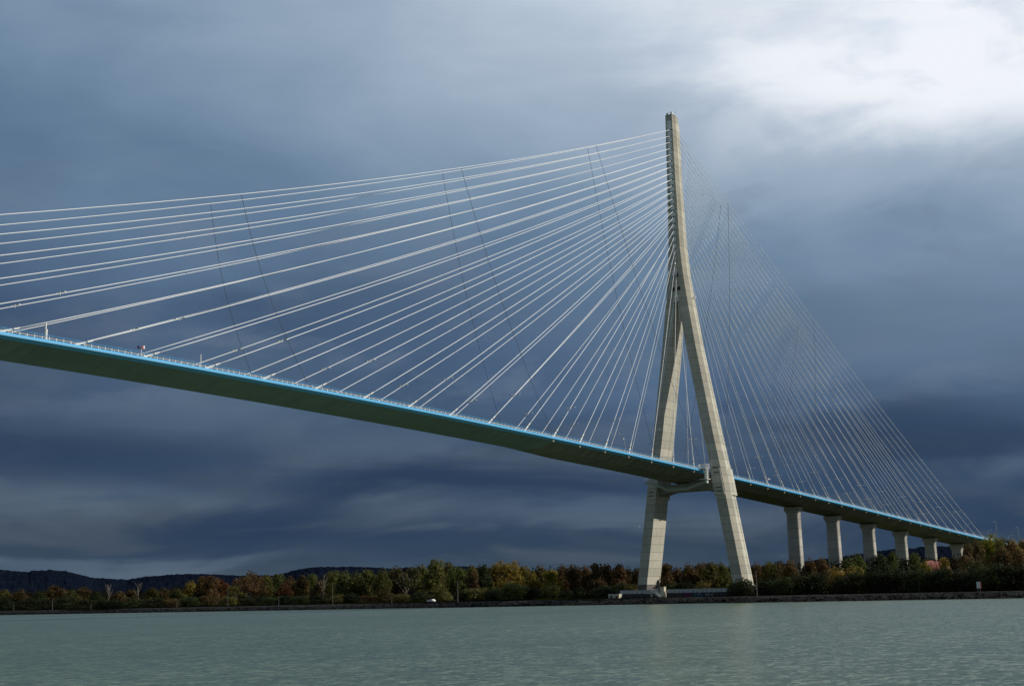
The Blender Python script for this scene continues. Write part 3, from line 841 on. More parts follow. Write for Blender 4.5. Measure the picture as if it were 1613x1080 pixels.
# stairs up to a small grey cabin, block and black horn mast
r = empty('access_stairs', (-30, .6, G)); tag(r, 'white metal stairs between the two dark walls, below the left pylon leg', 'stairs')
bm = B()
for i in range(8): box(bm, -.9+.0*i, .3, -1.6+.35*i, -1.2+.35*i, .25*i+.1, .25*i+.2)
obj('treads', fix(bm), M['white_steel'], r)
bm = B()
for xx in (-.95, .35):
    loft(bm, [[(xx-.05, -1.9, 0), (xx+.05, -1.9, 0), (xx+.05, -1.9, .5), (xx-.05, -1.9, .5)], [(xx-.05, 1.2, 2.2), (xx+.05, 1.2, 2.2), (xx+.05, 1.2, 2.8), (xx-.05, 1.2, 2.8)]])
    tube(bm, [(xx, -1.9, 1.3), (xx, 1.2, 3.5)], .06, 5); tube(bm, [(xx, -1.9, .3), (xx, -1.9, 1.3)], .05, 5); tube(bm, [(xx, 1.2, 2.5), (xx, 1.2, 3.5)], .05, 5)
obj('stringers', fix(bm), M['white_steel'], r)
bm = B(); box(bm, -1, .4, 1.2, 2.6, 2.4, 2.55); box(bm, -1, -.9, 1.2, 2.6, 2.55, 3.5); box(bm, -.9, -.7, 2.3, 2.5, 0, 2.4); box(bm, .1, .3, 2.3, 2.5, 0, 2.4); obj('landing', fix(bm), M['white_steel'], r)
r = empty('equipment_cabin', (-27.2, 1.4, G)); tag(r, 'dark grey flat-roofed cabin behind the top of the white stairs', 'cabin')
bm = B(); box(bm, -1.2, 1.6, -1.9, 1.9, 0, 3.9); obj('body', fix(bm), M['base_dark'], r)
bm = B(); box(bm, -1.5, 1.9, -2.2, 2.2, 3.9, 4.2); obj('roof', fix(bm), M['dark'], r)
bm = B(); box(bm, -1.26, -1.2, -.5, .5, 2.2, 3.7); obj('door', fix(bm), M['panel'], r)
r = empty('concrete_block', (-28.6, -1.3, G)); tag(r, 'upright pale concrete block right beside the white stairs', 'block')
bm = B(); loft(bm, [[(-.8, -1, 0), (.8, -1, 0), (.8, 1, 0), (-.8, 1, 0)], [(-.75, -.9, 4.1), (.75, -.9, 4.1), (.75, .9, 4.1), (-.75, .9, 4.1)]]); box(bm, -.9, .9, -1.02, 1.02, 4.1, 4.3); obj('body', fix(bm), M['cream'], r)
r = empty('signal_horn', (-27.6, 1.5, G+4.2)); tag(r, 'black post with a fat drum, on the dark grey cabin roof', 'signal')
bm = B(); tube(bm, [(0, 0, 0), (0, 0, .2), (0, 0, .25), (0, 0, 1.2)], [.55, .5, .2, .2], 10); obj('post', fix(bm), M['black'], r)
bm = B(); tube(bm, [(0, 0, 1.2), (0, 0, 1.4), (0, 0, 2.6), (0, 0, 2.8)], [.3, .42, .42, .15], 10); obj('drum', fix(bm), M['black'], r)
# hut with two round ports
r = empty('white_hut', (-31, 19.9, G)); tag(r, 'low white hut with two round ports, at the left end of the walls', 'hut')
bm = B(); box(bm, -1.3, 1.3, -2.6, 2.6, 0, 1.75); obj('body', fix(bm), M['cream'], r)
bm = B(); box(bm, -1.45, 1.45, -2.75, 2.75, 1.75, 1.9); obj('roof', fix(bm), M['white_steel'], r)
for y, mt_ in ((1.2, 'navy'), (-1.4, 'red')):
    bm = B(); tube(bm, [(-1.3, y, .85), (-1.36, y, .85)], .48, 14); ob = obj('round_port', fix(bm), M[mt_], r); ob['label'] = 'dark blue round port' if mt_ == 'navy' else 'red round port'

# poles along the bank path
def pole(y, top, rad, label, material='polegrey', arm=False, x=-36.4, base=None):
    r = empty('bank_pole', (x, y, G)); tag(r, label, 'pole', 'thin poles along the bank path')
    bm = B(); tube(bm, [(0, 0, 0), (0, 0, top-G)], [rad*.75, rad*.45], 7); obj('shaft', fix(bm), M[material], r)
    bm = B(); tube(bm, [(0, 0, 0), (0, 0, .25)], rad*1.4, 8); obj('foot', fix(bm), M['base_dark'], r)
    return r
pole(99.7, 13.5, .19, 'tallest pole on the bank, standing right of the white car')
pole(-47.0, 13.9, .2, 'pale pole on the bank beside the foot of the right pylon leg')
pole(139.7, 7.9, .11, 'short thin pole on the bank left of the white car')
pole(178.5, 13.6, .13, 'tall mid-bank grey pole in front of a pale dead trunk')
pole(216.7, 9.1, .13, 'short grey bank pole, first one right of the forked rust tree')
pole(255.4, 12.2, .13, 'leftmost tall bank pole, left of the forked rust tree')
pole(297, 8.2, .11, 'short bank pole right of the two pale dead trunks')
pole(375, 8.4, .11, 'short bank pole just left of the two pale dead trunks')
pole(413.5, 11.2, .14, 'taller of the two poles near the left end of the bank')
pole(454.8, 8.6, .12, 'bank pole nearest the left edge of the photo')
pole(21.6, 10.6, .1, 'slim dark pole beside the white hut', 'polegrey', x=-27)

# white car on the bank road
def car():
    r = empty('white_car', (-35.6, 116.2, G+.04)); r.rotation_euler = (0, 0, R_(88))
    tag(r, 'small white car driving along the bank road, left of the tall pole', 'car')
    bm = B(); half = .85
    profile = [(-2.05, .35), (2.05, .35), (2.1, .62), (1.95, .85), (1.1, .95), (.55, 1.42), (-1.2, 1.46), (-1.85, .98), (-2.1, .85)]
    loft(bm, [[(x, -half, z) for x, z in profile], [(x, half, z) for x, z in profile]])
    bmesh.ops.bevel(bm, geom=bm.edges, offset=.06, segments=2, affect='EDGES'); obj('body', fix(bm), M['white_steel'], r, True)
    for sy in (-1, 1):
        bm = B(); loft(bm, [[(-1.35, sy*.86, .98), (.95, sy*.86, .98), (.5, sy*.83, 1.36), (-1.1, sy*.83, 1.36)], [(-1.35, sy*.875, .98), (.95, sy*.875, .98), (.5, sy*.85, 1.36), (-1.1, sy*.85, 1.36)]]); obj('side_window', fix(bm), M['glass'], r)
    bm = B(); loft(bm, [[(1.1, -.7, .99), (1.1, .7, .99), (.62, .62, 1.38), (.62, -.62, 1.38)], [(1.14, -.7, 1.0), (1.14, .7, 1.0), (.66, .62, 1.4), (.66, -.62, 1.4)]]); obj('windscreen', fix(bm), M['glass'], r)
    for xx in (-1.3, 1.3):
        for sy in (-1, 1):
            bm = B(); tube(bm, [(xx, sy*.68, .33), (xx, sy*.88, .33)], .33, 14); w = obj('wheel', fix(bm), M['rubber'], r)
            bm = B(); tube(bm, [(xx, sy*.87, .33), (xx, sy*.895, .33)], .18, 10); obj('rim', fix(bm), M['galv'], w)
    for sy in (-1, 1):
        bm = B(); box(bm, 1.98, 2.1, sy*.55-.15, sy*.55+.15, .6, .75); obj('headlight', fix(bm), M['lens'], r)
car()
# white river sign; red light on its edge put in as a painted strip
r = empty('river_sign', (-37.2, -129.6, G)); tag(r, 'white upright board with a painted red-lit right edge on the bank at the far right', 'sign')
bm = B(); box(bm, -.06, .06, -.65, .65, 1.1, 3.2); obj('board', fix(bm), M['white_steel'], r)
bm = B(); box(bm, -.08, .08, -.82, -.65, 1.1, 3.2); obj('painted_lit_edge', fix(bm), M['red'], r)
for y in (-.4, .4):
    bm = B(); tube(bm, [(0.12, y, 0), (0.12, y, 3.0)], .06, 6); obj('post', fix(bm), M['galv'], r)
# red domed tank roof behind the shrubs
r = empty('domed_tank', (128, -52.5, G)); tag(r, 'round tank with a reddish domed roof, behind shrubs between the right-hand piers', 'tank')
bm = B(); tube(bm, [(0, 0, 0), (0, 0, 9.2)], 8.1, 40); obj('wall', fix(bm), M['cream'], r)
bm = B(); dome(bm, (0, 0, 9.2), 8.3, 8.3, 4.9, 40, 10); obj('roof', fix(bm), M['roof'], r, True)
bm = B()
for a in range(20):
    c_, s_ = math.cos(a*math.pi/10), math.sin(a*math.pi/10)
    tube(bm, [(8.3*math.cos(e)*c_, 8.3*math.cos(e)*s_, 9.22+4.9*math.sin(e)) for e in [i*math.pi/2/8 for i in range(9)]], .09, 4)
obj('roof_ribs', fix(bm), M['roof'], r)
# gull
def gull():
    r = empty('gull', (-70, -17.9, 30.6)); tag(r, 'pale gull gliding just left of the left pylon leg', 'bird')
    bm = B(); pts = [(-.32, 0, 0), (-.2, 0, .01), (0, 0, .03), (.2, 0, .03), (.3, 0, .04), (.38, 0, .02)]
    tube(bm, pts, [.015, .05, .085, .07, .05, .01], 8)
    for s in (-1, 1):
        sec = lambda y, xq, z, c: [(xq-c, y, z), (xq, y, z+.02), (xq+c*.6, y, z), (xq, y, z-.012)]
        loft(bm, [sec(s*.04, .03, .04, .14), sec(s*.32, .08, .16, .13), sec(s*.62, -.02, .12, .09), sec(s*.85, -.16, .06, .02)])
    b_ = obj('body', fix(bm), M['white_steel'], r, True)
    bm = B(); tube(bm, [(.37, 0, .02), (.44, 0, .005)], [.015, .004], 5); obj('beak', fix(bm), M['cream'], r)
    r.rotation_euler = (R_(10), 0, R_(-60)); r.scale = (1.2, 1.2, 1.2)
gull()

# ================================================================ TREES
def add_leaf(bm, lay, c, nrm, size, tint, rn):
    a = nrm.cross(Vector((rn.uniform(-1, 1), rn.uniform(-1, 1), rn.uniform(-1, 1))))
    if a.length < 1e-4: return
    a.normalize(); b_ = nrm.cross(a).normalized()
    s1, s2 = size*rn.uniform(.6, 1.2), size*rn.uniform(.5, 1.0)
    v = [bm.verts.new(c + a*s1), bm.verts.new(c + b_*s2), bm.verts.new(c - a*s1*rn.uniform(.6, 1)), bm.verts.new(c - b_*s2)]
    f = bm.faces.new(v)
    for lp in f.loops: lp[lay] = tint
def crown_mesh(shape, seed):
    rn = random.Random(seed)
    bm = B(); lay = bm.loops.layers.color.new('tint')
    lobes = []
    if shape == 'round':
        for i in range(13):
            a = rn.uniform(0, 6.28); z = rn.uniform(.28, .86); rr_ = (.34 if z < .65 else .22)*rn.uniform(.3, 1)
            lobes.append((Vector((rr_*math.cos(a), rr_*math.sin(a), z)), rn.uniform(.13, .21)))
        lobes.append((Vector((0, 0, .82)), .18)); lobes.append((Vector((0, 0, .5)), .3))
    elif shape == 'oval':
        for i in range(14):
            a = rn.uniform(0, 6.28); z = rn.uniform(.22, .9); rr_ = .30*(1-abs(z-.45)*1.1)*rn.uniform(.3, 1)
            lobes.append((Vector((rr_*math.cos(a), rr_*math.sin(a), z)), rn.uniform(.10, .18)))
        lobes.append((Vector((rn.uniform(-.05, .05), 0, .88)), .12)); lobes.append((Vector((0, 0, .45)), .24))
    elif shape == 'spread':
        for i in range(15):
            a = rn.uniform(0, 6.28); z = rn.uniform(.5, .9); rr_ = .4*rn.uniform(.4, 1)
            lobes.append((Vector((rr_*math.cos(a), rr_*math.sin(a), z)), rn.uniform(.09, .15)))
    else:   # bush
        for i in range(13):
            a = rn.uniform(0, 6.28); z = rn.uniform(.12, .8); rr_ = .42*math.sqrt(max(.05, 1-z*z*1.1))*rn.uniform(.3, 1)
            lobes.append((Vector((rr_*math.cos(a), rr_*math.sin(a), z)), rn.uniform(.15, .22)))
        lobes.append((Vector((0, 0, .4)), .36)); lobes.append((Vector((0, 0, .15)), .42))
    n = {'round': 2300, 'oval': 2300, 'spread': 1100, 'bush': 2300}[shape]
    tot = sum(r**2 for _, r in lobes)
    for c, r in lobes:
        lob = rn.uniform(.8, 1.2)
        for i in range(int(n*r*r/tot)):
            d = Vector((rn.gauss(0, 1), rn.gauss(0, 1), rn.gauss(0, 1))).normalized()
            rad = r*(rn.uniform(.75, 1.08) if rn.random() < .75 else rn.uniform(.2, .8))
            p = c + d*rad
            if p.z < .02: p.z = rn.uniform(.0, .06)
            nn = (d + Vector((rn.uniform(-1, 1), rn.uniform(-1, 1), rn.uniform(-.6, 1)))*.9).normalized()
            t = lob*rn.uniform(.7, 1.3); w = rn.uniform(-.12, .12)
            add_leaf(bm, lay, p, nn, rn.uniform(.022, .045), (t*(1+w), t, t*(1-w), 1), rn)
    # loose outer leaves
    for i in range(60):
        c, r = rn.choice(lobes); d = Vector((rn.gauss(0, 1), rn.gauss(0, 1), abs(rn.gauss(0, 1))-.2)).normalized()
        p = c + d*r*rn.uniform(1.0, 1.12)
        if p.z < 0: continue
        t = rn.uniform(.7, 1.5); add_leaf(bm, lay, p, d, rn.uniform(.010, .02), (t, t, t, 1), rn)
    me = bpy.data.meshes.new('crown_' + shape); bm.to_mesh(me); bm.free()
    me.materials.append(M['leaf'])
    return me
def trunk_mesh(shape, seed, material):
    rn = random.Random(seed); bm = B()
    top = {'round': .62, 'oval': .75, 'spread': .6, 'bare': .95, 'bush': .3}[shape]
    def lf(z0): return rn.uniform(-.015, .015)
    if shape == 'bush':
        for i in range(4):
            a = rn.uniform(0, 6.28); tube(bm, [(0.03*math.cos(a), .03*math.sin(a), 0), (.12*math.cos(a), .12*math.sin(a), .35)], [.022, .008], 5)
    else:
        tube(bm, [(0, 0, 0), (lf(0), lf(0), top*.35), (lf(0)*2, lf(0)*2, top*.7), (lf(0)*2, lf(0)*2, top)], [.026, .02, .013, .005], 6)
        nb = {'round': 7, 'oval': 7, 'spread': 9, 'bare': 9}[shape]
        for i in range(nb):
            a = i*2.4+rn.uniform(-.4, .4); z0 = top*rn.uniform(.3, .8)
            ln = {'round': .3, 'oval': .22, 'spread': .42, 'bare': .2}[shape]*rn.uniform(.7, 1.1)
            up = {'round': .8, 'oval': 1.1, 'spread': 1.0, 'bare': 1.7}[shape]
            e1 = Vector((math.cos(a)*ln*.5, math.sin(a)*ln*.5, z0+ln*.5*up)); e2 = Vector((math.cos(a)*ln, math.sin(a)*ln, min(.97, z0+ln*1.05*up)))
            tube(bm, [(0, 0, z0), e1, e2], [.012, .008, .003], 5)
            for j in range(3):
                b0 = e1.lerp(e2, rn.random()); dv = Vector((rn.uniform(-1, 1), rn.uniform(-1, 1), rn.uniform(.2, 1.2))).normalized()*ln*.35
                tube(bm, [b0, b0+dv], [.005, .0015], 4)
    me = bpy.data.meshes.new('trunk_' + shape); bm.to_mesh(me); bm.free(); me.materials.append(material)
    return me
CROWNS = {s: [crown_mesh(s, 100+i*7+len(s)) for i in range(4)] for s in ('round', 'oval', 'spread', 'bush')}
TRUNKS = {s: [trunk_mesh(s, 50+i, M['bark']) for i in range(3)] for s in ('round', 'oval', 'spread', 'bush')}
TRUNKS['pale'] = [trunk_mesh('bare', 70+i, M['wood_pale']) for i in range(3)]
TRUNKS['palespread'] = [trunk_mesh('spread', 80+i, M['wood_pale']) for i in range(2)]
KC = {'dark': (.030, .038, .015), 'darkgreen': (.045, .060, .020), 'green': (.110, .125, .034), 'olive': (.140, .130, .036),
      'bareolive': (.10, .085, .035), 'brown': (.120, .082, .030), 'rust': (.130, .084, .036), 'red': (.15, .062, .026),
      'golden': (.25, .185, .036), 'yellowgreen': (.25, .23, .036), 'pale': (.10, .06, .03)}
KW = {'dark': 'very dark', 'darkgreen': 'dark green', 'green': 'mid green', 'olive': 'olive green', 'bareolive': 'half-bare olive', 'brown': 'brown',
      'rust': 'rust-orange', 'red': 'deep red', 'golden': 'golden yellow', 'yellowgreen': 'yellow-green', 'pale': 'pale bare'}
SW = {'round': 'round-crowned', 'oval': 'tall narrow', 'spread': 'wide-spreading', 'bare': 'leafless'}
TREES = [
  (10.0, 543.8, 14.5, 14.1, 'olive', 'round', 8),
  (15.0, 533.4, 14.6, 15.8, 'brown', 'round', 32),
  (0.0, 486.3, 12.5, 13.3, 'darkgreen', 'round', 62),
  (20.0, 499.2, 15.9, 18.1, 'brown', 'oval', 88),
  (-5.0, 443.3, 12.1, 12.7, 'olive', 'round', 112),
  (25.0, 475.6, 14.5, 12.5, 'brown', 'oval', 131),
  (0.0, 423.8, 10.9, 11.7, 'darkgreen', 'round', 152),
  (-14.0, 390.7, 14.8, 4.8, 'pale', 'bare', 172),
  (10.0, 414.6, 11.0, 12.5, 'rust', 'round', 188),
  (20.0, 417.0, 11.7, 10.9, 'brown', 'oval', 206),
  (-16.0, 359.6, 14.8, 3.5, 'pale', 'bare', 218),
  (5.0, 377.3, 11.8, 11.2, 'olive', 'oval', 236),
  (15.0, 377.2, 12.1, 11.3, 'brown', 'round', 258),
  (5.0, 351.3, 11.2, 11.7, 'olive', 'round', 279),
  (20.0, 358.4, 15.7, 13.5, 'golden', 'round', 300),
  (8.0, 332.7, 17.3, 10.0, 'brown', 'oval', 318),
  (0.0, 314.2, 17.5, 9.7, 'rust', 'oval', 333),
  (12.0, 320.0, 15.5, 9.9, 'red', 'oval', 349),
  (0.0, 292.7, 11.4, 11.7, 'olive', 'spread', 372),
  (30.0, 315.9, 20.5, 14.6, 'rust', 'round', 395),
  (-8.0, 272.2, 15.7, 16.3, 'rust', 'spread', 393),
  (15.0, 285.8, 16.8, 11.0, 'olive', 'round', 418),
  (35.0, 298.4, 17.8, 12.9, 'green', 'round', 437),
  (-10.0, 242.6, 12.3, 10.3, 'red', 'round', 447),
  (25.0, 277.0, 16.1, 11.0, 'rust', 'round', 456),
  (5.0, 245.8, 15.7, 9.8, 'brown', 'oval', 474),
  (30.0, 263.8, 16.8, 10.9, 'green', 'round', 492),
  (-8.0, 217.4, 12.6, 8.7, 'rust', 'oval', 504),
  (28.0, 246.5, 18.1, 12.9, 'olive', 'round', 522),
  (-14.0, 208.7, 15.9, 4.0, 'pale', 'bare', 509),
  (20.0, 228.4, 17.9, 13.3, 'green', 'round', 542),
  (5.0, 204.7, 16.8, 13.4, 'olive', 'round', 560),
  (25.0, 214.8, 17.8, 13.1, 'olive', 'oval', 581),
  (10.0, 190.0, 17.7, 12.0, 'green', 'round', 603),
  (20.0, 191.0, 19.0, 12.1, 'brown', 'round', 622),
  (-5.0, 159.7, 17.3, 12.7, 'bareolive', 'spread', 640),
  (25.0, 176.9, 19.6, 12.0, 'olive', 'round', 664),
  (12.0, 156.1, 21.0, 14.8, 'olive', 'round', 685),
  (25.0, 158.6, 19.9, 11.1, 'olive', 'oval', 706),
  (5.0, 134.7, 16.9, 10.6, 'green', 'round', 722),
  (30.0, 147.7, 18.0, 10.4, 'olive', 'oval', 742),
  (-0.0, 121.3, 14.6, 8.0, 'rust', 'oval', 745),
  (15.0, 127.0, 17.6, 10.0, 'darkgreen', 'round', 762),
  (28.0, 129.2, 19.0, 9.6, 'golden', 'round', 783),
  (12.0, 109.6, 18.2, 11.0, 'golden', 'round', 800),
  (20.0, 108.2, 16.4, 10.5, 'golden', 'oval', 820),
  (-6.0, 81.5, 13.2, 9.9, 'golden', 'round', 838),
  (35.0, 108.1, 17.1, 10.7, 'brown', 'round', 850),
  (0.0, 74.8, 13.3, 9.9, 'yellowgreen', 'oval', 869),
  (25.0, 86.9, 16.6, 9.2, 'rust', 'round', 886),
  (10.0, 69.9, 15.7, 8.8, 'brown', 'oval', 903),
  (25.0, 74.1, 15.9, 9.0, 'rust', 'round', 921),
  (5.0, 54.1, 15.7, 8.1, 'rust', 'oval', 938),
  (30.0, 65.3, 16.0, 8.4, 'brown', 'oval', 955),
  (12.0, 47.3, 15.3, 8.1, 'rust', 'oval', 972),
  (25.0, 50.5, 14.3, 8.3, 'brown', 'round', 988),
  (8.0, 34.3, 13.2, 7.4, 'rust', 'oval', 1003),
  (15.0, 24.0, 14.5, 9.1, 'brown', 'oval', 1048),
  (25.0, 24.3, 13.2, 8.6, 'rust', 'round', 1066),
  (10.0, 9.4, 14.6, 9.5, 'brown', 'round', 1084),
  (28.0, 14.3, 14.8, 8.6, 'rust', 'round', 1102),
  (12.0, -0.3, 14.5, 8.3, 'olive', 'oval', 1119),
  (20.0, -0.4, 14.8, 9.5, 'olive', 'round', 1134),
  (30.0, -0.3, 13.3, 8.0, 'green', 'round', 1152),
  (20.0, -17.9, 14.0, 7.7, 'brown', 'round', 1192),
  (12.0, -27.1, 13.6, 8.1, 'olive', 'round', 1209),
  (25.0, -25.4, 14.3, 8.3, 'rust', 'oval', 1226),
  (15.0, -35.6, 14.4, 8.1, 'brown', 'round', 1244),
  (20.0, -42.3, 14.7, 8.1, 'rust', 'round', 1276),
  (28.0, -43.6, 15.3, 8.2, 'rust', 'round', 1294),
  (60.0, -40.6, 16.2, 9.8, 'green', 'round', 1334),
  (75.0, -39.3, 17.0, 8.9, 'green', 'round', 1352),
  (60.0, -55.9, 16.2, 10.3, 'darkgreen', 'round', 1387),
  (80.0, -52.9, 17.7, 8.9, 'green', 'oval', 1405),
  (90.0, -59.6, 17.0, 7.8, 'green', 'round', 1442),
  (60.0, -74.8, 13.4, 5.6, 'yellowgreen', 'round', 1456),
  (70.0, -79.5, 14.2, 6.3, 'golden', 'round', 1487),
  (30.0, -103.3, 18.0, 6.9, 'rust', 'round', 1522),
  (45.0, -102.3, 19.8, 7.0, 'brown', 'oval', 1538),
  (60.0, -102.0, 21.9, 10.0, 'yellowgreen', 'round', 1556),
  (90.0, -98.4, 22.2, 6.4, 'olive', 'oval', 1580),
  (60.0, -111.9, 19.7, 8.3, 'golden', 'round', 1596),
  (30.0, -116.8, 17.0, 10.5, 'brown', 'round', 1578),
  (45.0, -110.3, 20.2, 7.0, 'olive', 'round', 1570),
  (40.0, -116.2, 19.1, 7.5, 'brown', 'round', 1588),
  (70.0, -112.9, 20.4, 9.5, 'golden', 'oval', 1612),
  (20.0, -126.0, 15.5, 7.7, 'rust', 'round', 1604),
  (0.0, -114.8, 13.3, 8.4, 'rust', 'spread', 1528),
]
SHRUBS = [
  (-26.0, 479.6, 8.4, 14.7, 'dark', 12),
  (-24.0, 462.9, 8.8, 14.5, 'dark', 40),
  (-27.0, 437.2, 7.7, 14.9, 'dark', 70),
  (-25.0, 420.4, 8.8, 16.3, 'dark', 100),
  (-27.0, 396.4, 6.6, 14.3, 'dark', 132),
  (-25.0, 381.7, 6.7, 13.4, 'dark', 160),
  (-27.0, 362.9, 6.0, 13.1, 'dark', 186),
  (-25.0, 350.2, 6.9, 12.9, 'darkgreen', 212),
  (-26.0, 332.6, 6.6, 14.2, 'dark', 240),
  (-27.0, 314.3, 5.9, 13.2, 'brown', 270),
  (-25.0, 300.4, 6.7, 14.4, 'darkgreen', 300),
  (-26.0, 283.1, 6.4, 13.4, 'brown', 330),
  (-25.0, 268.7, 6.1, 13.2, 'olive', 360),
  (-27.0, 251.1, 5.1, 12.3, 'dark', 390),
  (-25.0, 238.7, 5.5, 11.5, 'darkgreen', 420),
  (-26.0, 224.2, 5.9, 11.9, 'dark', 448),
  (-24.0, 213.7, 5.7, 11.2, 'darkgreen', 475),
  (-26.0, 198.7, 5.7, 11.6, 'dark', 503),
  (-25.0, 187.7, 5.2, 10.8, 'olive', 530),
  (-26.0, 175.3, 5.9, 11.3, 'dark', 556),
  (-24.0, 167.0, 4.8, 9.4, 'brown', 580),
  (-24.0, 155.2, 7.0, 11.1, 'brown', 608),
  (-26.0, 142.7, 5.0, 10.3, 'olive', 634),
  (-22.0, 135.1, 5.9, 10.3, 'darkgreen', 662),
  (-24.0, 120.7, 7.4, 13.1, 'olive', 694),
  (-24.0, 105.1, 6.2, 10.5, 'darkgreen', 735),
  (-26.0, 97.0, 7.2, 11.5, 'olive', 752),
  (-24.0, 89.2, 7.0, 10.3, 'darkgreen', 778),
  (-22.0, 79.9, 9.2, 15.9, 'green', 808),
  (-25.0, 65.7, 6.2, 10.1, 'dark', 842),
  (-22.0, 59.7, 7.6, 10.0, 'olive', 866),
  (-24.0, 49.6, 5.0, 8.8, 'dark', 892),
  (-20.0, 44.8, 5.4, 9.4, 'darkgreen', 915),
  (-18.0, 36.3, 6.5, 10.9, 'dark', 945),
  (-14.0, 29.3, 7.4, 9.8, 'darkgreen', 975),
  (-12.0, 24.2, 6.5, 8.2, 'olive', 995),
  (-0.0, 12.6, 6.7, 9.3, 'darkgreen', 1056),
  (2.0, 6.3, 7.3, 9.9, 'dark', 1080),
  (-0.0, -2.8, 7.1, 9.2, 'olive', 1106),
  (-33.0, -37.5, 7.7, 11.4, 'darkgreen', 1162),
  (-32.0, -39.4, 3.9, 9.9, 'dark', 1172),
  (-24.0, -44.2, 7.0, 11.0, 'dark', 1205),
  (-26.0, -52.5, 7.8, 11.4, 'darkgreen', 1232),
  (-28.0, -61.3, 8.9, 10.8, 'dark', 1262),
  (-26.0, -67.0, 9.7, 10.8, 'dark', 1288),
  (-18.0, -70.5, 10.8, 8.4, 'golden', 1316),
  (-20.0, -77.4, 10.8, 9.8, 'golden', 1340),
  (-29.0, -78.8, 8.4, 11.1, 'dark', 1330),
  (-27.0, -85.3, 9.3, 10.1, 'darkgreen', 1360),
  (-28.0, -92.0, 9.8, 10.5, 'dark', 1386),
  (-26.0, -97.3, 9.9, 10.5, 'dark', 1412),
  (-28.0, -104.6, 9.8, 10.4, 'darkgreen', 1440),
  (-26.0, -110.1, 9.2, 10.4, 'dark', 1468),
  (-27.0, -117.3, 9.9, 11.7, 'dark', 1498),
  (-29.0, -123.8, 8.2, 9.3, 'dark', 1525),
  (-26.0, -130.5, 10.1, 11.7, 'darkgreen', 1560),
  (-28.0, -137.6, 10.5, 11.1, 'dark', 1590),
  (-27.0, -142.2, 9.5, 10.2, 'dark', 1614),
  (-12.0, -122.0, 11.6, 11.1, 'darkgreen', 1542),
]
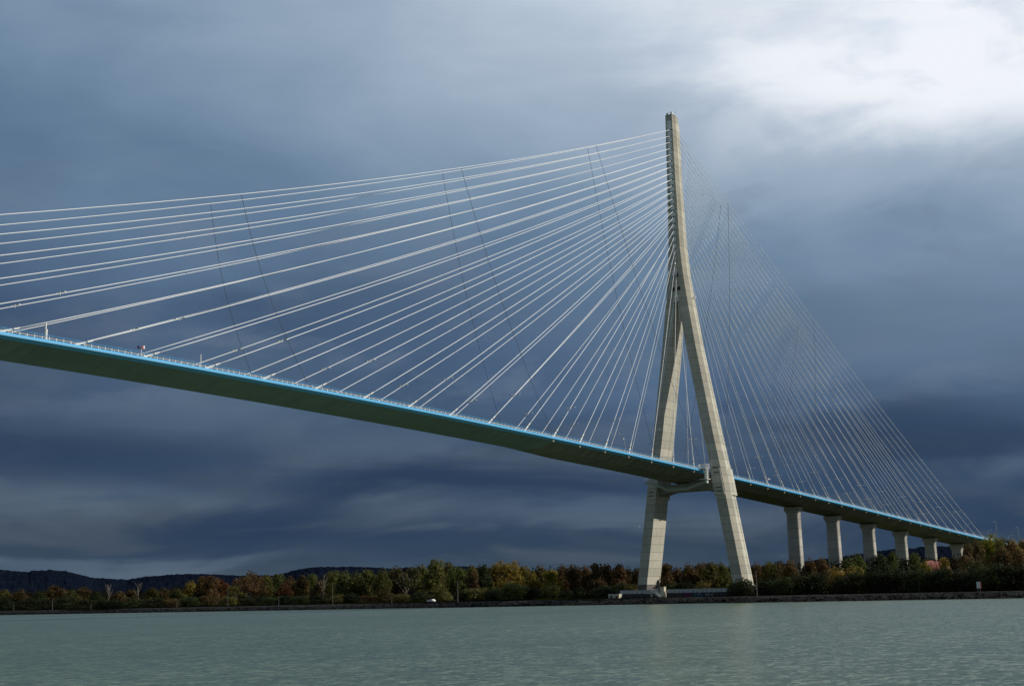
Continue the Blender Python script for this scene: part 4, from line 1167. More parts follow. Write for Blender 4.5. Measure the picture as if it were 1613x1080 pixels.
WOOD = [
  (77.0, 689.0, 15.6, 14.0, 'olive'),
  (89.0, 708.0, 15.5, 15.0, 'olive'),
  (80.0, 688.0, 14.6, 14.0, 'brown'),
  (101.0, 729.0, 16.6, 15.0, 'olive'),
  (65.0, 660.0, 16.9, 14.0, 'olive'),
  (107.0, 734.0, 15.7, 15.0, 'brown'),
  (58.0, 643.0, 14.8, 14.0, 'olive'),
  (112.0, 734.0, 17.4, 15.0, 'olive'),
  (71.0, 651.0, 15.8, 14.0, 'olive'),
  (105.0, 709.0, 17.0, 15.0, 'olive'),
  (67.0, 644.0, 13.9, 14.0, 'brown'),
  (95.0, 694.0, 16.9, 14.0, 'olive'),
  (66.0, 633.0, 16.1, 14.0, 'brown'),
  (96.0, 684.0, 14.5, 14.0, 'olive'),
  (81.0, 658.0, 14.4, 14.0, 'brown'),
  (88.0, 663.0, 14.3, 14.0, 'olive'),
  (58.0, 609.0, 14.5, 13.0, 'brown'),
  (93.0, 663.0, 15.8, 14.0, 'olive'),
  (66.0, 613.0, 13.0, 13.0, 'brown'),
  (91.0, 655.0, 14.7, 14.0, 'olive'),
  (59.0, 596.0, 13.3, 13.0, 'olive'),
  (103.0, 672.0, 16.5, 14.0, 'olive'),
  (71.0, 609.0, 15.0, 13.0, 'brown'),
  (90.0, 646.0, 15.7, 14.0, 'brown'),
  (62.0, 588.0, 14.0, 13.0, 'brown'),
  (98.0, 650.0, 14.0, 14.0, 'brown'),
  (69.0, 595.0, 14.6, 13.0, 'olive'),
  (89.0, 626.0, 16.6, 14.0, 'olive'),
  (76.0, 606.0, 14.3, 13.0, 'olive'),
  (91.0, 624.0, 15.2, 14.0, 'olive'),
  (65.0, 577.0, 16.0, 13.0, 'olive'),
  (111.0, 650.0, 14.7, 14.0, 'olive'),
  (70.0, 580.0, 15.3, 13.0, 'brown'),
  (97.0, 628.0, 16.4, 14.0, 'olive'),
  (70.0, 575.0, 14.2, 13.0, 'brown'),
  (107.0, 636.0, 17.7, 14.0, 'olive'),
  (77.0, 579.0, 15.8, 13.0, 'olive'),
  (97.0, 610.0, 15.5, 13.0, 'olive'),
  (76.0, 575.0, 15.9, 13.0, 'olive'),
  (104.0, 613.0, 16.5, 14.0, 'olive'),
  (64.0, 550.0, 16.1, 13.0, 'olive'),
  (104.0, 608.0, 15.8, 14.0, 'olive'),
  (76.0, 562.0, 15.3, 13.0, 'olive'),
  (109.0, 610.0, 16.1, 14.0, 'olive'),
  (70.0, 546.0, 13.2, 13.0, 'olive'),
  (110.0, 607.0, 16.4, 14.0, 'olive'),
  (76.0, 550.0, 13.9, 13.0, 'brown'),
  (104.0, 593.0, 14.3, 13.0, 'olive'),
  (73.0, 540.0, 13.4, 13.0, 'olive'),
  (99.0, 583.0, 15.8, 13.0, 'olive'),
  (73.0, 536.0, 14.0, 13.0, 'brown'),
  (89.0, 563.0, 13.7, 13.0, 'brown'),
  (63.0, 518.0, 13.0, 12.0, 'brown'),
  (103.0, 576.0, 13.4, 13.0, 'olive'),
  (58.0, 501.0, 12.4, 12.0, 'olive'),
  (91.0, 553.0, 13.0, 13.0, 'olive'),
  (73.0, 524.0, 11.9, 12.0, 'brown'),
  (102.0, 564.0, 11.9, 13.0, 'olive'),
  (78.0, 522.0, 10.5, 12.0, 'olive'),
  (102.0, 560.0, 12.1, 13.0, 'olive'),
  (73.0, 506.0, 10.0, 12.0, 'brown'),
  (91.0, 539.0, 10.6, 13.0, 'olive'),
  (73.0, 508.0, 11.0, 12.0, 'olive'),
  (93.0, 535.0, 12.0, 13.0, 'brown'),
  (81.0, 512.0, 10.2, 12.0, 'olive'),
  (112.0, 556.0, 11.8, 13.0, 'olive'),
  (82.0, 508.0, 11.8, 12.0, 'olive'),
  (91.0, 520.0, 12.3, 13.0, 'olive'),
  (77.0, 496.0, 11.7, 12.0, 'olive'),
  (95.0, 520.0, 13.1, 13.0, 'olive'),
  (64.0, 474.0, 10.6, 12.0, 'brown'),
  (103.0, 527.0, 10.7, 13.0, 'olive'),
  (76.0, 483.0, 11.1, 12.0, 'brown'),
  (101.0, 519.0, 11.3, 13.0, 'brown'),
  (69.0, 469.0, 12.0, 12.0, 'brown'),
  (89.0, 496.0, 11.2, 12.0, 'brown'),
  (79.0, 475.0, 11.8, 12.0, 'olive'),
  (98.0, 502.0, 13.3, 12.0, 'olive'),
  (70.0, 459.0, 11.4, 12.0, 'olive'),
  (108.0, 514.0, 13.0, 13.0, 'brown'),
  (60.0, 440.0, 12.6, 11.0, 'olive'),
  (95.0, 490.0, 12.3, 12.0, 'olive'),
  (69.0, 453.0, 11.8, 12.0, 'olive'),
  (92.0, 481.0, 13.2, 12.0, 'olive'),
  (64.0, 441.0, 12.3, 11.0, 'olive'),
  (89.0, 470.0, 12.8, 12.0, 'olive'),
  (75.0, 445.0, 12.4, 12.0, 'brown'),
  (104.0, 488.0, 13.4, 12.0, 'olive'),
  (65.0, 433.0, 13.3, 11.0, 'olive'),
  (98.0, 473.0, 15.5, 12.0, 'brown'),
  (61.0, 423.0, 13.8, 11.0, 'brown'),
  (102.0, 477.0, 16.2, 12.0, 'olive'),
  (68.0, 428.0, 13.8, 11.0, 'brown'),
  (111.0, 480.0, 15.4, 12.0, 'brown'),
  (62.0, 411.0, 15.9, 11.0, 'olive'),
  (101.0, 460.0, 15.8, 12.0, 'olive'),
  (64.0, 411.0, 16.1, 11.0, 'olive'),
  (94.0, 451.0, 16.3, 12.0, 'brown'),
  (75.0, 423.0, 15.9, 11.0, 'olive'),
  (90.0, 438.0, 17.9, 12.0, 'brown'),
  (79.0, 423.0, 17.0, 11.0, 'olive'),
  (89.0, 431.0, 17.9, 12.0, 'olive'),
  (81.0, 421.0, 19.1, 11.0, 'olive'),
  (111.0, 459.0, 19.6, 12.0, 'olive'),
  (73.0, 406.0, 16.8, 11.0, 'brown'),
  (103.0, 442.0, 19.1, 12.0, 'brown'),
  (78.0, 408.0, 17.2, 11.0, 'olive'),
  (108.0, 444.0, 16.9, 12.0, 'olive'),
  (76.0, 398.0, 15.7, 11.0, 'brown'),
  (93.0, 423.0, 17.5, 12.0, 'brown'),
  (76.0, 395.0, 14.0, 11.0, 'brown'),
  (103.0, 425.0, 15.6, 12.0, 'olive'),
  (62.0, 375.0, 13.6, 11.0, 'brown'),
  (109.0, 431.0, 14.8, 12.0, 'brown'),
  (62.0, 370.0, 13.0, 11.0, 'brown'),
  (89.0, 401.0, 13.6, 11.0, 'olive'),
  (75.0, 377.0, 13.7, 11.0, 'olive'),
  (91.0, 396.0, 13.8, 11.0, 'olive'),
  (76.0, 375.0, 16.3, 11.0, 'brown'),
  (94.0, 401.0, 17.1, 11.0, 'brown'),
  (67.0, 359.0, 18.0, 11.0, 'brown'),
  (106.0, 409.0, 19.2, 12.0, 'olive'),
  (74.0, 368.0, 20.5, 11.0, 'olive'),
  (111.0, 410.0, 20.5, 12.0, 'brown'),
  (68.0, 353.0, 19.9, 11.0, 'brown'),
  (100.0, 390.0, 19.7, 11.0, 'brown'),
  (80.0, 367.0, 19.8, 11.0, 'olive'),
  (94.0, 383.0, 18.2, 11.0, 'brown'),
  (64.0, 345.0, 18.1, 11.0, 'olive'),
  (89.0, 373.0, 19.1, 11.0, 'olive'),
  (68.0, 342.0, 18.1, 11.0, 'olive'),
  (91.0, 369.0, 19.1, 11.0, 'olive'),
  (79.0, 350.0, 16.3, 11.0, 'brown'),
  (100.0, 374.0, 19.1, 11.0, 'olive'),
  (75.0, 342.0, 17.3, 11.0, 'olive'),
  (108.0, 380.0, 18.4, 11.0, 'brown'),
  (60.0, 323.0, 17.4, 10.0, 'olive'),
  (91.0, 357.0, 16.6, 11.0, 'brown'),
  (68.0, 329.0, 17.2, 10.0, 'olive'),
  (105.0, 370.0, 18.2, 11.0, 'brown'),
  (67.0, 322.0, 17.0, 10.0, 'brown'),
  (106.0, 365.0, 17.6, 11.0, 'olive'),
  (76.0, 326.0, 15.5, 10.0, 'olive'),
  (104.0, 356.0, 17.2, 11.0, 'olive'),
  (64.0, 309.0, 15.4, 10.0, 'olive'),
  (90.0, 340.0, 17.0, 11.0, 'brown'),
  (65.0, 306.0, 16.3, 10.0, 'brown'),
  (89.0, 332.0, 15.8, 11.0, 'brown'),
  (79.0, 319.0, 17.1, 10.0, 'olive'),
  (98.0, 341.0, 16.6, 11.0, 'brown'),
  (72.0, 310.0, 16.6, 10.0, 'olive'),
  (101.0, 340.0, 16.5, 11.0, 'brown'),
  (81.0, 312.0, 16.0, 10.0, 'olive'),
  (93.0, 326.0, 17.2, 11.0, 'olive'),
  (80.0, 307.0, 16.6, 10.0, 'green'),
  (108.0, 339.0, 17.1, 11.0, 'olive'),
  (80.0, 306.0, 17.8, 10.0, 'green'),
  (95.0, 321.0, 17.7, 11.0, 'green'),
  (67.0, 285.0, 16.6, 10.0, 'olive'),
  (91.0, 312.0, 17.6, 10.0, 'green'),
  (68.0, 285.0, 18.1, 10.0, 'green'),
  (107.0, 326.0, 18.0, 11.0, 'green'),
  (77.0, 289.0, 17.2, 10.0, 'olive'),
  (103.0, 315.0, 19.7, 11.0, 'olive'),
  (65.0, 276.0, 18.1, 10.0, 'green'),
  (99.0, 307.0, 18.5, 10.0, 'olive'),
  (67.0, 270.0, 17.6, 10.0, 'olive'),
  (90.0, 297.0, 18.9, 10.0, 'green'),
  (65.0, 263.0, 18.0, 10.0, 'olive'),
  (111.0, 315.0, 20.1, 11.0, 'green'),
  (76.0, 271.0, 17.5, 10.0, 'olive'),
  (91.0, 290.0, 18.5, 10.0, 'green'),
  (67.0, 264.0, 18.1, 10.0, 'olive'),
  (97.0, 290.0, 17.7, 10.0, 'green'),
  (65.0, 257.0, 18.4, 10.0, 'olive'),
  (103.0, 295.0, 18.1, 10.0, 'olive'),
  (73.0, 259.0, 17.7, 10.0, 'green'),
  (101.0, 287.0, 19.1, 10.0, 'green'),
  (79.0, 264.0, 18.6, 10.0, 'green'),
  (102.0, 286.0, 20.2, 10.0, 'olive'),
  (60.0, 241.0, 18.2, 10.0, 'green'),
  (100.0, 280.0, 18.8, 10.0, 'olive'),
  (73.0, 247.0, 18.9, 10.0, 'olive'),
  (107.0, 281.0, 18.7, 10.0, 'olive'),
  (60.0, 235.0, 19.1, 9.0, 'olive'),
  (96.0, 267.0, 19.3, 10.0, 'olive'),
  (81.0, 247.0, 18.7, 10.0, 'olive'),
  (90.0, 260.0, 18.5, 10.0, 'brown'),
  (69.0, 235.0, 19.7, 10.0, 'olive'),
  (98.0, 264.0, 19.5, 10.0, 'olive'),
  (72.0, 236.0, 19.7, 10.0, 'brown'),
  (111.0, 270.0, 20.2, 10.0, 'olive'),
  (75.0, 232.0, 20.6, 10.0, 'brown'),
  (96.0, 253.0, 21.3, 10.0, 'olive'),
  (65.0, 221.0, 18.8, 9.0, 'olive'),
  (102.0, 253.0, 20.4, 10.0, 'brown'),
  (70.0, 220.0, 20.4, 9.0, 'brown'),
  (104.0, 254.0, 21.4, 10.0, 'brown'),
  (69.0, 220.0, 20.9, 9.0, 'olive'),
  (110.0, 256.0, 21.6, 10.0, 'brown'),
  (58.0, 203.0, 20.5, 9.0, 'olive'),
  (94.0, 239.0, 21.8, 10.0, 'olive'),
  (59.0, 202.0, 20.8, 9.0, 'brown'),
  (99.0, 238.0, 20.9, 10.0, 'brown'),
  (74.0, 210.0, 21.7, 9.0, 'olive'),
  (107.0, 241.0, 23.5, 10.0, 'olive'),
  (73.0, 206.0, 20.6, 9.0, 'olive'),
  (106.0, 240.0, 23.1, 10.0, 'olive'),
  (80.0, 209.0, 19.6, 9.0, 'brown'),
  (109.0, 235.0, 20.3, 10.0, 'brown'),
  (81.0, 209.0, 19.3, 9.0, 'olive'),
  (94.0, 220.0, 21.0, 10.0, 'olive'),
  (61.0, 187.0, 19.1, 9.0, 'brown'),
  (97.0, 221.0, 20.0, 10.0, 'olive'),
  (58.0, 183.0, 17.3, 9.0, 'olive'),
  (91.0, 210.0, 18.0, 10.0, 'brown'),
  (59.0, 177.0, 16.9, 9.0, 'brown'),
  (106.0, 221.0, 19.5, 10.0, 'brown'),
  (70.0, 187.0, 17.6, 9.0, 'olive'),
  (91.0, 205.0, 18.4, 10.0, 'olive'),
  (69.0, 182.0, 18.2, 9.0, 'olive'),
  (102.0, 210.0, 18.0, 10.0, 'brown'),
  (61.0, 171.0, 17.5, 9.0, 'olive'),
  (107.0, 212.0, 18.6, 10.0, 'olive'),
  (77.0, 181.0, 18.0, 9.0, 'brown'),
  (97.0, 201.0, 18.7, 10.0, 'brown'),
  (69.0, 173.0, 18.7, 9.0, 'olive'),
  (101.0, 199.0, 17.8, 10.0, 'olive'),
  (82.0, 177.0, 17.4, 9.0, 'brown'),
  (90.0, 184.0, 19.2, 9.0, 'olive'),
  (67.0, 164.0, 17.6, 9.0, 'olive'),
  (108.0, 197.0, 19.8, 10.0, 'brown'),
  (72.0, 165.0, 18.8, 9.0, 'brown'),
  (90.0, 182.0, 19.2, 9.0, 'brown'),
  (64.0, 154.0, 19.1, 9.0, 'brown'),
  (94.0, 179.0, 18.8, 9.0, 'olive'),
  (73.0, 160.0, 18.1, 9.0, 'brown'),
  (99.0, 179.0, 19.5, 9.0, 'olive'),
  (59.0, 147.0, 18.1, 9.0, 'olive'),
  (89.0, 172.0, 18.2, 9.0, 'olive'),
  (59.0, 141.0, 16.9, 9.0, 'olive'),
  (103.0, 176.0, 19.0, 9.0, 'olive'),
  (61.0, 139.0, 17.0, 9.0, 'brown'),
  (90.0, 166.0, 17.0, 9.0, 'olive'),
  (75.0, 148.0, 16.4, 9.0, 'brown'),
  (91.0, 160.0, 16.8, 9.0, 'olive'),
  (58.0, 134.0, 16.7, 9.0, 'olive'),
  (99.0, 163.0, 17.3, 9.0, 'brown'),
  (81.0, 149.0, 17.4, 9.0, 'brown'),
  (90.0, 155.0, 18.0, 9.0, 'olive'),
  (62.0, 130.0, 16.1, 9.0, 'brown'),
  (99.0, 158.0, 17.3, 9.0, 'olive'),
  (64.0, 131.0, 15.6, 9.0, 'olive'),
  (101.0, 156.0, 17.2, 9.0, 'olive'),
  (78.0, 136.0, 16.8, 9.0, 'brown'),
  (97.0, 152.0, 18.0, 9.0, 'olive'),
  (73.0, 130.0, 17.0, 9.0, 'olive'),
  (96.0, 146.0, 17.9, 9.0, 'brown'),
  (72.0, 125.0, 16.1, 9.0, 'brown'),
  (103.0, 150.0, 16.3, 9.0, 'olive'),
  (66.0, 120.0, 16.7, 9.0, 'brown'),
  (98.0, 142.0, 18.0, 9.0, 'olive'),
  (62.0, 115.0, 16.9, 9.0, 'olive'),
  (90.0, 134.0, 16.0, 9.0, 'rust'),
  (65.0, 113.0, 17.0, 9.0, 'rust'),
  (99.0, 136.0, 16.1, 9.0, 'brown'),
  (60.0, 106.0, 16.6, 8.0, 'rust'),
  (101.0, 137.0, 17.2, 9.0, 'rust'),
  (80.0, 118.0, 16.9, 9.0, 'brown'),
  (107.0, 138.0, 16.2, 9.0, 'rust'),
  (69.0, 106.0, 16.7, 9.0, 'olive'),
  (95.0, 126.0, 16.5, 9.0, 'rust'),
  (73.0, 106.0, 15.9, 9.0, 'rust'),
  (90.0, 119.0, 16.0, 9.0, 'rust'),
  (69.0, 103.0, 16.4, 9.0, 'olive'),
  (91.0, 116.0, 16.9, 9.0, 'rust'),
  (75.0, 105.0, 16.1, 9.0, 'brown'),
  (103.0, 123.0, 16.8, 9.0, 'olive'),
  (66.0, 95.0, 14.6, 8.0, 'rust'),
  (111.0, 126.0, 16.7, 9.0, 'brown'),
  (58.0, 86.0, 14.6, 8.0, 'rust'),
  (98.0, 113.0, 15.4, 9.0, 'olive'),
  (70.0, 91.0, 15.5, 8.0, 'olive'),
  (100.0, 114.0, 15.5, 9.0, 'brown'),
  (59.0, 81.0, 14.3, 8.0, 'rust'),
  (111.0, 118.0, 17.0, 9.0, 'rust'),
  (67.0, 84.0, 14.3, 8.0, 'rust'),
  (104.0, 111.0, 16.3, 9.0, 'olive'),
  (65.0, 81.0, 14.5, 8.0, 'rust'),
  (99.0, 102.0, 15.1, 9.0, 'rust'),
  (62.0, 74.0, 14.4, 8.0, 'rust'),
  (99.0, 102.0, 14.4, 9.0, 'olive'),
  (59.0, 71.0, 13.6, 8.0, 'olive'),
  (103.0, 99.0, 14.3, 9.0, 'olive'),
  (79.0, 84.0, 13.5, 8.0, 'rust'),
  (90.0, 90.0, 14.7, 9.0, 'rust'),
  (68.0, 74.0, 13.7, 8.0, 'brown'),
  (111.0, 101.0, 14.3, 9.0, 'olive'),
  (69.0, 70.0, 13.8, 8.0, 'rust'),
  (105.0, 92.0, 14.1, 9.0, 'olive'),
  (80.0, 73.0, 13.2, 8.0, 'rust'),
  (109.0, 92.0, 14.0, 9.0, 'rust'),
  (64.0, 62.0, 14.2, 8.0, 'olive'),
  (108.0, 90.0, 15.2, 9.0, 'rust'),
  (61.0, 58.0, 13.5, 8.0, 'rust'),
  (91.0, 76.0, 15.0, 9.0, 'rust'),
  (66.0, 57.0, 13.1, 8.0, 'rust'),
  (89.0, 74.0, 15.3, 9.0, 'olive'),
  (69.0, 56.0, 14.2, 8.0, 'olive'),
  (98.0, 77.0, 14.8, 9.0, 'olive'),
  (78.0, 61.0, 15.0, 8.0, 'rust'),
  (102.0, 75.0, 15.6, 9.0, 'brown'),
  (79.0, 59.0, 14.8, 8.0, 'rust'),
  (100.0, 73.0, 14.8, 9.0, 'brown'),
  (59.0, 43.0, 13.5, 8.0, 'rust'),
  (95.0, 67.0, 15.2, 9.0, 'rust'),
  (65.0, 46.0, 14.2, 8.0, 'rust'),
  (90.0, 61.0, 14.3, 8.0, 'brown'),
  (63.0, 42.0, 15.2, 8.0, 'rust'),
  (96.0, 59.0, 16.0, 8.0, 'rust'),
  (63.0, 41.0, 13.9, 8.0, 'rust'),
  (96.0, 59.0, 14.7, 8.0, 'olive'),
  (74.0, 43.0, 14.7, 8.0, 'rust'),
  (99.0, 59.0, 15.5, 9.0, 'rust'),
  (72.0, 39.0, 15.0, 8.0, 'rust'),
  (91.0, 52.0, 14.8, 8.0, 'olive'),
  (73.0, 39.0, 15.6, 8.0, 'brown'),
  (92.0, 48.0, 16.1, 8.0, 'brown'),
  (78.0, 37.0, 14.9, 8.0, 'olive'),
  (96.0, 48.0, 16.0, 8.0, 'rust'),
  (77.0, 35.0, 14.2, 8.0, 'olive'),
  (112.0, 53.0, 15.9, 9.0, 'brown'),
  (65.0, 26.0, 14.1, 8.0, 'rust'),
  (94.0, 42.0, 14.4, 8.0, 'rust'),
  (65.0, 23.0, 13.8, 8.0, 'brown'),
  (100.0, 44.0, 14.5, 8.0, 'rust'),
  (65.0, 20.0, 12.8, 8.0, 'brown'),
  (89.0, 33.0, 14.6, 8.0, 'rust'),
  (63.0, 19.0, 13.0, 8.0, 'olive'),
  (89.0, 32.0, 14.1, 8.0, 'rust'),
  (64.0, 16.0, 12.1, 8.0, 'rust'),
  (110.0, 40.0, 13.0, 9.0, 'olive'),
  (64.0, 15.0, 13.5, 8.0, 'rust'),
  (88.0, 27.0, 13.1, 8.0, 'brown'),
  (76.0, 17.0, 12.7, 8.0, 'rust'),
  (95.0, 28.0, 13.9, 8.0, 'rust'),
  (60.0, 8.0, 13.2, 8.0, 'rust'),
  (108.0, 33.0, 13.2, 8.0, 'rust'),
  (66.0, 8.0, 13.5, 8.0, 'olive'),
  (92.0, 22.0, 13.3, 8.0, 'rust'),
  (65.0, 7.0, 13.8, 8.0, 'rust'),
  (95.0, 20.0, 13.6, 8.0, 'rust'),
  (72.0, 8.0, 12.8, 8.0, 'olive'),
  (103.0, 21.0, 14.2, 8.0, 'rust'),
  (71.0, 4.0, 14.2, 8.0, 'brown'),
  (101.0, 19.0, 14.6, 8.0, 'rust'),
  (74.0, 2.0, 13.8, 8.0, 'rust'),
  (103.0, 18.0, 14.6, 8.0, 'rust'),
  (60.0, -5.0, 13.7, 8.0, 'rust'),
  (89.0, 9.0, 14.5, 8.0, 'rust'),
  (60.0, -10.0, 14.1, 8.0, 'brown'),
  (93.0, 10.0, 14.6, 8.0, 'brown'),
  (70.0, -6.0, 14.5, 8.0, 'rust'),
  (99.0, 8.0, 14.7, 8.0, 'olive'),
  (59.0, -14.0, 13.5, 8.0, 'olive'),
  (97.0, 4.0, 15.4, 8.0, 'olive'),
  (75.0, -9.0, 14.4, 8.0, 'olive'),
  (103.0, 5.0, 15.8, 8.0, 'brown'),
  (71.0, -12.0, 15.1, 8.0, 'olive'),
  (99.0, -0.0, 15.4, 8.0, 'olive'),
  (81.0, -10.0, 15.3, 8.0, 'brown'),
  (107.0, 3.0, 15.4, 8.0, 'rust'),
  (75.0, -15.0, 15.0, 8.0, 'olive'),
  (98.0, -2.0, 15.0, 8.0, 'olive'),
  (76.0, -16.0, 14.7, 8.0, 'olive'),
  (105.0, -4.0, 15.5, 8.0, 'rust'),
  (71.0, -21.0, 15.0, 8.0, 'brown'),
  (89.0, -12.0, 15.8, 8.0, 'brown'),
  (77.0, -19.0, 15.6, 8.0, 'brown'),
  (99.0, -11.0, 15.6, 8.0, 'rust'),
  (121.0, -0.0, 16.5, 8.0, 'brown'),
  (171.0, 20.0, 17.7, 9.0, 'brown'),
  (133.0, 2.0, 17.1, 9.0, 'green'),
  (154.0, 11.0, 17.9, 9.0, 'green'),
  (129.0, -2.0, 16.2, 9.0, 'green'),
  (156.0, 8.0, 17.2, 9.0, 'green'),
  (128.0, -7.0, 17.6, 8.0, 'green'),
  (165.0, 9.0, 18.1, 9.0, 'green'),
  (125.0, -8.0, 16.3, 8.0, 'green'),
  (152.0, 1.0, 16.7, 9.0, 'green'),
  (120.0, -13.0, 16.6, 8.0, 'green'),
  (155.0, 2.0, 17.5, 9.0, 'green'),
  (137.0, -8.0, 17.1, 9.0, 'green'),
  (154.0, -0.0, 17.6, 9.0, 'green'),
  (134.0, -12.0, 16.6, 9.0, 'green'),
  (152.0, -4.0, 17.3, 9.0, 'green'),
  (118.0, -21.0, 17.1, 8.0, 'green'),
  (156.0, -5.0, 17.7, 9.0, 'green'),
  (130.0, -20.0, 17.1, 8.0, 'green'),
  (162.0, -7.0, 18.2, 9.0, 'green'),
  (139.0, -16.0, 16.6, 9.0, 'green'),
  (158.0, -8.0, 17.2, 9.0, 'green'),
  (124.0, -25.0, 16.5, 8.0, 'green'),
  (159.0, -10.0, 17.5, 9.0, 'green'),
  (137.0, -23.0, 16.4, 8.0, 'green'),
  (160.0, -14.0, 16.8, 9.0, 'green'),
  (126.0, -31.0, 17.2, 8.0, 'green'),
  (165.0, -15.0, 17.2, 9.0, 'green'),
  (140.0, -27.0, 17.7, 9.0, 'green'),
  (156.0, -19.0, 18.6, 9.0, 'green'),
  (127.0, -34.0, 17.5, 8.0, 'green'),
  (162.0, -21.0, 18.0, 9.0, 'green'),
  (139.0, -29.0, 16.5, 8.0, 'green'),
  (166.0, -21.0, 18.5, 9.0, 'green'),
  (128.0, -38.0, 17.0, 8.0, 'green'),
  (149.0, -28.0, 18.1, 9.0, 'green'),
  (128.0, -39.0, 16.1, 8.0, 'green'),
  (152.0, -30.0, 17.0, 9.0, 'green'),
  (129.0, -40.0, 16.2, 8.0, 'green'),
  (155.0, -31.0, 17.4, 9.0, 'green'),
  (130.0, -43.0, 16.7, 8.0, 'green'),
  (159.0, -34.0, 17.7, 9.0, 'green'),
  (132.0, -45.0, 15.8, 8.0, 'green'),
  (158.0, -34.0, 16.9, 9.0, 'green'),
  (126.0, -50.0, 17.0, 8.0, 'green'),
  (164.0, -33.0, 18.0, 9.0, 'green'),
  (140.0, -47.0, 16.2, 8.0, 'green'),
  (152.0, -43.0, 16.9, 9.0, 'green'),
  (139.0, -48.0, 15.5, 8.0, 'green'),
  (168.0, -36.0, 16.0, 9.0, 'green'),
  (126.0, -56.0, 15.3, 8.0, 'green'),
  (164.0, -43.0, 16.7, 9.0, 'green'),
  (124.0, -59.0, 15.7, 8.0, 'green'),
  (162.0, -45.0, 17.5, 9.0, 'green'),
  (142.0, -55.0, 16.4, 8.0, 'green'),
  (157.0, -48.0, 17.1, 9.0, 'green'),
  (141.0, -55.0, 16.9, 8.0, 'green'),
  (162.0, -49.0, 17.0, 9.0, 'green'),
  (136.0, -59.0, 16.4, 8.0, 'brown'),
  (166.0, -51.0, 17.0, 9.0, 'olive'),
  (136.0, -61.0, 16.9, 8.0, 'brown'),
  (155.0, -56.0, 16.7, 9.0, 'brown'),
  (132.0, -67.0, 17.3, 8.0, 'olive'),
  (158.0, -57.0, 18.6, 9.0, 'olive'),
  (131.0, -68.0, 18.7, 8.0, 'olive'),
  (160.0, -59.0, 18.4, 9.0, 'olive'),
  (124.0, -73.0, 18.8, 8.0, 'olive'),
  (152.0, -62.0, 20.1, 8.0, 'brown'),
  (130.0, -74.0, 19.2, 8.0, 'olive'),
  (166.0, -60.0, 21.0, 9.0, 'olive'),
  (119.0, -80.0, 19.7, 8.0, 'olive'),
  (153.0, -69.0, 20.0, 8.0, 'olive'),
  (126.0, -80.0, 20.2, 8.0, 'olive'),
  (156.0, -70.0, 20.9, 9.0, 'brown'),
  (120.0, -83.0, 20.6, 8.0, 'olive'),
  (171.0, -65.0, 22.3, 9.0, 'olive'),
  (124.0, -83.0, 19.4, 8.0, 'brown'),
  (170.0, -67.0, 20.3, 9.0, 'olive'),
  (136.0, -81.0, 19.5, 8.0, 'olive'),
  (163.0, -72.0, 20.5, 9.0, 'olive'),
  (123.0, -86.0, 18.9, 8.0, 'olive'),
  (157.0, -75.0, 20.9, 8.0, 'brown'),
  (131.0, -86.0, 19.0, 8.0, 'olive'),
  (161.0, -78.0, 20.1, 9.0, 'olive'),
  (132.0, -89.0, 18.5, 8.0, 'olive'),
  (169.0, -76.0, 20.5, 9.0, 'olive'),
  (133.0, -91.0, 19.2, 8.0, 'olive'),
  (151.0, -84.0, 18.6, 8.0, 'olive'),
  (124.0, -95.0, 17.6, 8.0, 'brown'),
  (153.0, -86.0, 18.0, 8.0, 'olive'),
  (123.0, -96.0, 16.9, 8.0, 'olive'),
  (164.0, -84.0, 19.0, 9.0, 'brown'),
  (123.0, -98.0, 17.3, 8.0, 'olive'),
  (151.0, -92.0, 18.3, 8.0, 'olive'),
  (121.0, -101.0, 17.6, 8.0, 'brown'),
  (168.0, -87.0, 17.6, 9.0, 'olive'),
  (128.0, -100.0, 16.8, 8.0, 'brown'),
  (152.0, -94.0, 18.2, 8.0, 'olive'),
  (124.0, -104.0, 16.8, 8.0, 'brown'),
  (150.0, -97.0, 18.2, 8.0, 'olive'),
  (124.0, -107.0, 17.1, 8.0, 'olive'),
  (153.0, -99.0, 16.6, 8.0, 'olive'),
  (129.0, -108.0, 16.7, 8.0, 'olive'),
  (157.0, -100.0, 17.8, 8.0, 'olive'),
  (119.0, -111.0, 16.0, 8.0, 'brown'),
  (162.0, -99.0, 17.6, 8.0, 'brown'),
  (141.0, -108.0, 16.8, 8.0, 'olive'),
  (172.0, -99.0, 17.2, 9.0, 'olive'),
  (141.0, -109.0, 16.7, 8.0, 'olive'),
  (164.0, -102.0, 17.0, 8.0, 'olive'),
  (142.0, -112.0, 15.7, 8.0, 'olive'),
  (156.0, -106.0, 17.7, 8.0, 'olive'),
  (120.0, -118.0, 15.8, 8.0, 'brown'),
  (166.0, -105.0, 17.6, 8.0, 'brown'),
  (121.0, -120.0, 16.3, 8.0, 'olive'),
  (165.0, -109.0, 16.5, 8.0, 'olive'),
  (127.0, -120.0, 16.2, 8.0, 'brown'),
  (167.0, -110.0, 16.0, 9.0, 'olive'),
  (132.0, -120.0, 16.5, 8.0, 'olive'),
  (157.0, -114.0, 16.8, 8.0, 'olive'),
  (133.0, -124.0, 15.7, 8.0, 'brown'),
  (152.0, -118.0, 16.4, 8.0, 'brown'),
  (139.0, -123.0, 16.4, 8.0, 'olive'),
  (161.0, -117.0, 16.0, 8.0, 'olive'),
  (130.0, -127.0, 15.9, 8.0, 'brown'),
  (163.0, -119.0, 16.2, 8.0, 'brown'),
  (131.0, -129.0, 15.7, 8.0, 'brown'),
  (163.0, -120.0, 16.0, 8.0, 'olive'),
  (131.0, -130.0, 15.3, 8.0, 'olive'),
  (170.0, -120.0, 16.5, 9.0, 'brown'),
  (130.0, -132.0, 14.7, 8.0, 'olive'),
  (171.0, -122.0, 16.4, 9.0, 'brown'),
